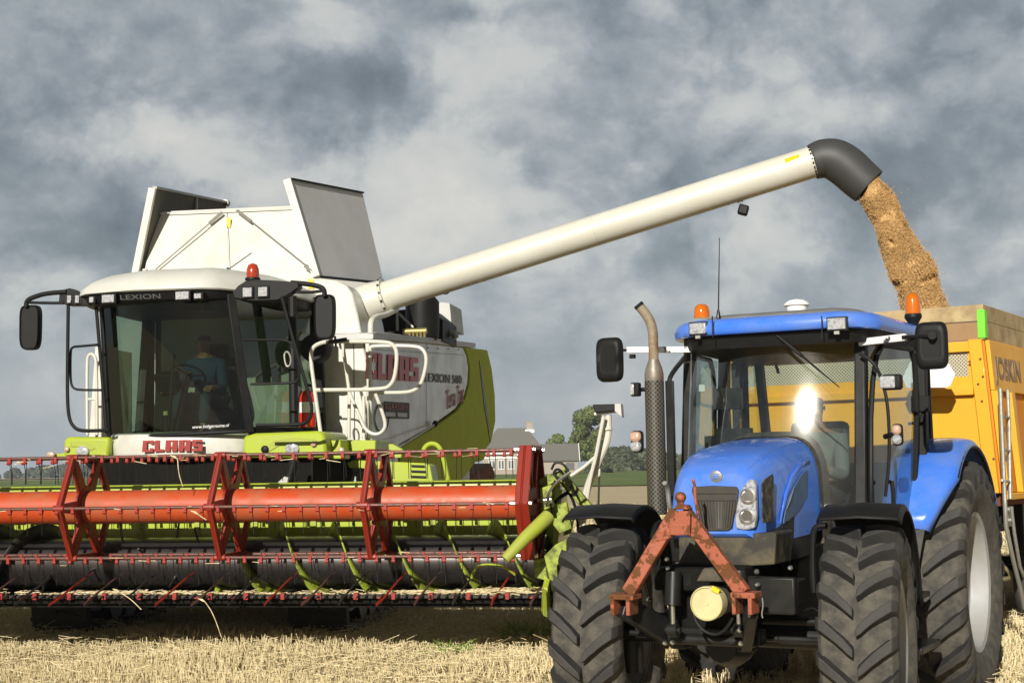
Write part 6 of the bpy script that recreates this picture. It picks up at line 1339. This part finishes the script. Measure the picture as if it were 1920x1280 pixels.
mg_ = n_.new('ShaderNodeMix'); mg_.data_type = 'RGBA'; l_.new(mr_.outputs[0], mg_.inputs[0]); l_.new(r_.outputs[0], mg_.inputs[6]); mg_.inputs[7].default_value = (.17, .10, .035, 1); l_.new(mg_.outputs[2], b_.inputs['Base Color'])
rowsL = [((1612,378),(1636,322)), ((1626,400),(1661,346)), ((1639,425),(1683,374)), ((1650,455),(1696,408)), ((1659,485),(1714,443)), ((1667,512),(1730,468)), ((1678,535),(1753,503)), ((1689,556),(1760,538)), ((1696,590),(1776,580)), ((1700,625),(1790,625))]
import mathutils.noise as mnoise
rings = []; NR = 40; fine = []
for i in range(len(rowsL)-1):
    for k in range(8):
        t = k/8; fine.append(tuple(tuple(rowsL[i][j][c]*(1-t)+rowsL[i+1][j][c]*t for c in (0, 1)) for j in (0, 1)))
fine.append(rowsL[-1])
for i, (pl_, pr__) in enumerate(fine):
    d = 16.45-.35*i/len(fine); A = WO.at(*pl_, 'y', d); B = WO.at(*pr__, 'y', d); c = (A+B)/2; ax = (B-A)/2; dp = Vector((0, 1, 0))*(.19+.03*math.sin(i*.3)); ring = []
    for j in range(NR):
        a = 2*math.pi*j/NR; p = c+ax*math.cos(a)+dp*math.sin(a); nz = mnoise.fractal(p*3.6, 1, 2, 4); holes = max(0, mnoise.noise(p*6.5+Vector((3, 1, 7)))-.28)
        p = c+(p-c)*(.90+.12*nz-1.3*holes*(1 if i > 5 else 0)); ring.append(p)
    rings.append(ring)
mbg = MB(); mbg.grid(rings, close=True); mbg.add(rings[0], [tuple(range(NR))])
me_ = mbg.v; nb = len(me_)
ng = 80000; ii = rng.random(ng)**.9*(len(rings)-1.001); i0 = ii.astype(int); fr__ = (ii-i0)[:, None]; jj = rng.integers(0, NR, ng)
RA = np.array([[tuple(p) for p in r] for r in rings]); P = RA[i0, jj]*(1-fr__)+RA[i0+1, jj]*fr__; C = RA.mean(1); Cc = C[i0]*(1-fr__)+C[i0+1]*fr__
sc_ = 1+np.abs(rng.normal(0, .085, ng))[:, None]*(.35+1.2*ii[:, None]/len(rings))-.03; P = Cc+(P-Cc)*sc_+rng.normal(0, .008, (ng, 3))
dr = np.stack([rng.normal(0, .5, ng), rng.normal(0, .5, ng), -1+rng.normal(0, .5, ng)], 1); dr /= np.linalg.norm(dr, axis=1)[:, None]; ln = rng.uniform(.0045, .0095, ng)[:, None]
hol = np.array([mnoise.noise(Vector(q)*6.5+Vector((3, 1, 7))) for q in P]); keep = (hol < .22) | (rng.random(ng) < .25); P = P[keep]; dr = dr[keep]; ln = ln[keep]; V, Fq = sticks(P-dr*ln, P+dr*ln, .0034, .0024)
V0 = np.array([tuple(p) for p in mbg.v[:len(rings)*NR]]); Q0 = np.array([f for f in mbg.f if len(f) == 4])
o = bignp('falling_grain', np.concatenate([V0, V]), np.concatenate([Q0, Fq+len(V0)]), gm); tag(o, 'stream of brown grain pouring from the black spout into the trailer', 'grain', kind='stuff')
# stray kernels around the stream
ng = 420; ii = rng.random(ng)*(len(rings)-1.001); i0 = ii.astype(int); Cc = C[i0]+rng.normal(0, .16, (ng, 3))+np.array([.1, 0, 0]); dr = rng.normal(0, 1, (ng, 3)); dr /= np.linalg.norm(dr, axis=1)[:, None]
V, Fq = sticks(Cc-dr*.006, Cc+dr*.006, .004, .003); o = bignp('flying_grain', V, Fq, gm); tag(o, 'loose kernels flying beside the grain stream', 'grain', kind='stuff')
# heap in the trailer
mb = MB(); rows = []
for i in range(25):
    yy = .08+(TLn-.2)*i/24; rows.append([TL.o+TL.X*(WX+.03+(xt-WX-.06)*j/16)+TL.Y*yy+Vector((0, 0, 2.35+.55*math.exp(-((yy-2.5)/1.5)**2-((j-8)/6)**2)+.02*math.sin(j*3+i*2))) for j in range(17)])
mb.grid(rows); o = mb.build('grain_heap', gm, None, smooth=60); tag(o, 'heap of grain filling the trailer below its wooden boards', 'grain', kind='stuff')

# ================================================================= PEOPLE
def skinmesh(name, chains, m, parent, lv=2, extra=None):
    """chains: list of [(point, radius), ...]; first point of a later chain may repeat an earlier one (joined)"""
    vs = []; rs = []; es = []; idx = {}
    for ch in chains:
        prev = None
        for p, r in ch:
            k = tuple(round(c, 4) for c in p)
            if k not in idx: idx[k] = len(vs); vs.append(p); rs.append(r)
            i = idx[k]
            if prev is not None and prev != i: es.append((prev, i))
            prev = i
    me = bpy.data.meshes.new(name); me.from_pydata([tuple(v) for v in vs], es, []); o = bpy.data.objects.new('tmp', me); COL.objects.link(o)
    q = o.modifiers.new('skin', 'SKIN'); q.use_smooth_shade = True; s = o.modifiers.new('sub', 'SUBSURF'); s.levels = lv; s.render_levels = lv
    for i, v in enumerate(me.skin_vertices[0].data): v.radius = (rs[i], rs[i]); v.use_root = (i == 0)
    bpy.context.view_layer.update(); m2 = bpy.data.meshes.new_from_object(o.evaluated_get(bpy.context.evaluated_depsgraph_get())); bpy.data.objects.remove(o)
    m2.name = name; m2.materials.clear(); m2.materials.append(m)
    if extra:
        import bmesh
        b = bmesh.new(); b.from_mesh(m2); t = bpy.data.meshes.new('t'); t.from_pydata(extra.v, [], extra.f); b.from_mesh(t); b.to_mesh(m2); b.free()
    m2.polygons.foreach_set('use_smooth', [True]*len(m2.polygons))
    o = bpy.data.objects.new(name, m2); COL.objects.link(o); o.parent = parent; return o
def hand(wr, fw_, out, s_):
    """palm + four fingers + thumb; wr wrist, fw_ finger direction, out = thumb side direction"""
    fw_ = Vector(fw_).normalized(); out = Vector(out).normalized(); dn = fw_.cross(out).normalized()*(-1 if s_ < 0 else 1)
    if dn.z > 0: dn = -dn
    pc = wr+fw_*.045; ch = [[(wr, .026), (pc, .032)]]
    for k, (of, ln_) in enumerate(((.030, .068), (.010, .076), (-.011, .070), (-.031, .055))):
        k0 = wr+fw_*.085+out*of; ch.append([(pc, .032), (k0, .012), (k0+fw_*ln_*.45+dn*.010, .0095), (k0+fw_*ln_*.78+dn*.030, .0085), (k0+fw_*ln_*.92+dn*.046, .0078)])
    t0 = wr+fw_*.030+out*.034; ch.append([(pc, .032), (t0, .014), (t0+fw_*.030+out*.020+dn*.012, .011), (t0+fw_*.055+out*.022+dn*.026, .0095)])
    return ch
def person(fr, loc, label, shirt, pants, wl, wr_, lean=0., capm=None):
    e = bpy.data.objects.new('person', None); COL.objects.link(e); e.location = fr.o+fr.X*loc[0]+fr.Y*loc[1]+Vector((0, 0, loc[2])); e.rotation_euler = (0, 0, -fr.th); tag(e, label, 'person')
    v = lambda x, y, z: Vector((x, y, z))
    pel = v(0, .02, .10); ch_ = v(0, .02-lean, .50); nk = v(0, -.01-lean, .62); hb = v(0, -.03-lean, .70); hc = v(0, -.045-lean, .765); ht = v(0, -.03-lean, .84)
    body = [[(pel, .14), (v(0, .03-lean*.4, .30), .125), (ch_, .14), (nk, .055), (hb, .068), (hc, .088), (ht, .066)]]
    sh = [v(-.19, .02-lean, .52), v(.19, .02-lean, .52)]; W_ = [v(*wl), v(*wr_)]; elb = []
    for s_, a, w in ((-1, sh[0], W_[0]), (1, sh[1], W_[1])):
        mid = (a+w)/2; dd = (w-a); drop = math.sqrt(max(.0004, .29**2-(dd.length/2)**2)); el_ = mid+v(s_*.35, .25, -.9).normalized()*drop; elb.append(el_)
        body.append([(ch_, .14), (a, .062), (el_, .042), (w, .028)])
        body += hand(w, (w-el_).normalized()+v(0, -.3, -.1), v(-s_, 0, .2), s_)
    legs = []
    for s_ in (-1, 1):
        k_ = v(s_*.17, -.44, .13); an = v(s_*.15, -.50, -.28); to = v(s_*.17, -.66, -.33); body.append([(pel, .14), (v(s_*.10, -.02, .06), .085), (k_, .060), (an, .040), (to, .035)]); legs.append([(pel, .155), (v(s_*.10, -.02, .06), .10), (k_, .075), (v(s_*.15, -.49, -.22), .062)])
    ex = MB()
    ex.lathe([(.001, .034), (.010, .018), (.014, .0)], hc+v(0, -.088, -.012), (0, 0, 1), 10); ex.tube([hc+v(-.026, -.076, -.050), hc+v(0, -.084, -.052), hc+v(.026, -.076, -.050)], .006, 6)
    for s_ in (-1, 1): ex.lathe([(.001, -.006), (.018, -.003), (.02, .004), (.001, .008)], hc+v(s_*.086, .0, -.0), (s_, 0, 0), 12)
    b = skinmesh('body', body, skin, e, 2, ex)
    for s_ in (-1, 1): mb = MB(); mb.lathe([(.001, -.009), (.009, -.004), (.010, .003), (.001, .008)], hc+v(s_*.031, -.074, .018), (0, -1, 0), 12); mb.build('eye', black, b)
    skinmesh('shirt', [[(pel+v(0,0,.02), .155), (v(0, .03-lean*.4, .30), .145), (ch_, .155), (v(0, .0-lean, .585), .085)]]+[[(ch_, .155), (sh[i], .078), (elb[i], .056), (W_[i]*.82+elb[i]*.18, .042)] for i in (0, 1)], shirt, e)
    skinmesh('trousers', legs, pants, e)
    skinmesh('hair' if capm is None else 'cap', [[(hc+v(0, .02, .0), .09), (hc+v(0, .012, .055), .086), (hc+v(0, .005, .085), .06)]], capm or hairm, e)
    for s_ in (-1, 1): mb = MB(); mb.tube([v(s_*.15, -.49, -.22), v(s_*.15, -.50, -.30), v(s_*.17, -.62, -.345), v(s_*.175, -.70, -.35)], [.055, .06, .05, .035], 12); mb.build('boot', black, e, smooth=60)
    return e
px_ = CA(385, 700, 'y', 2.75).x
for o in comb.children:
    if o.name.startswith(('driver_seat', 'steering_wheel')): o.location.x += px_-.10
person(CO, (px_, 2.80, 2.52), 'combine driver in blue shirt and jeans seated behind the dark windscreen', shirtb, jeans, (-.12, -.30, .37), (.23, -.40, .22), .06)
px2 = TA(1516, 720, 'y', 1.95).x
for o in trac.children:
    if o.name.startswith('driver_seat'): o.location.x += px2-.02
person(TR, (px2+.05, 1.98, 1.42), 'tractor driver in a grey shirt seated behind the glinting windscreen', mat('shirt_grey', (.16, .17, .16), .9), jeans, (-.14, -.40, .30), (.14, -.40, .30), .05, mat('cap_dark', (.03, .035, .03), .9))
bpy.context.view_layer.update()
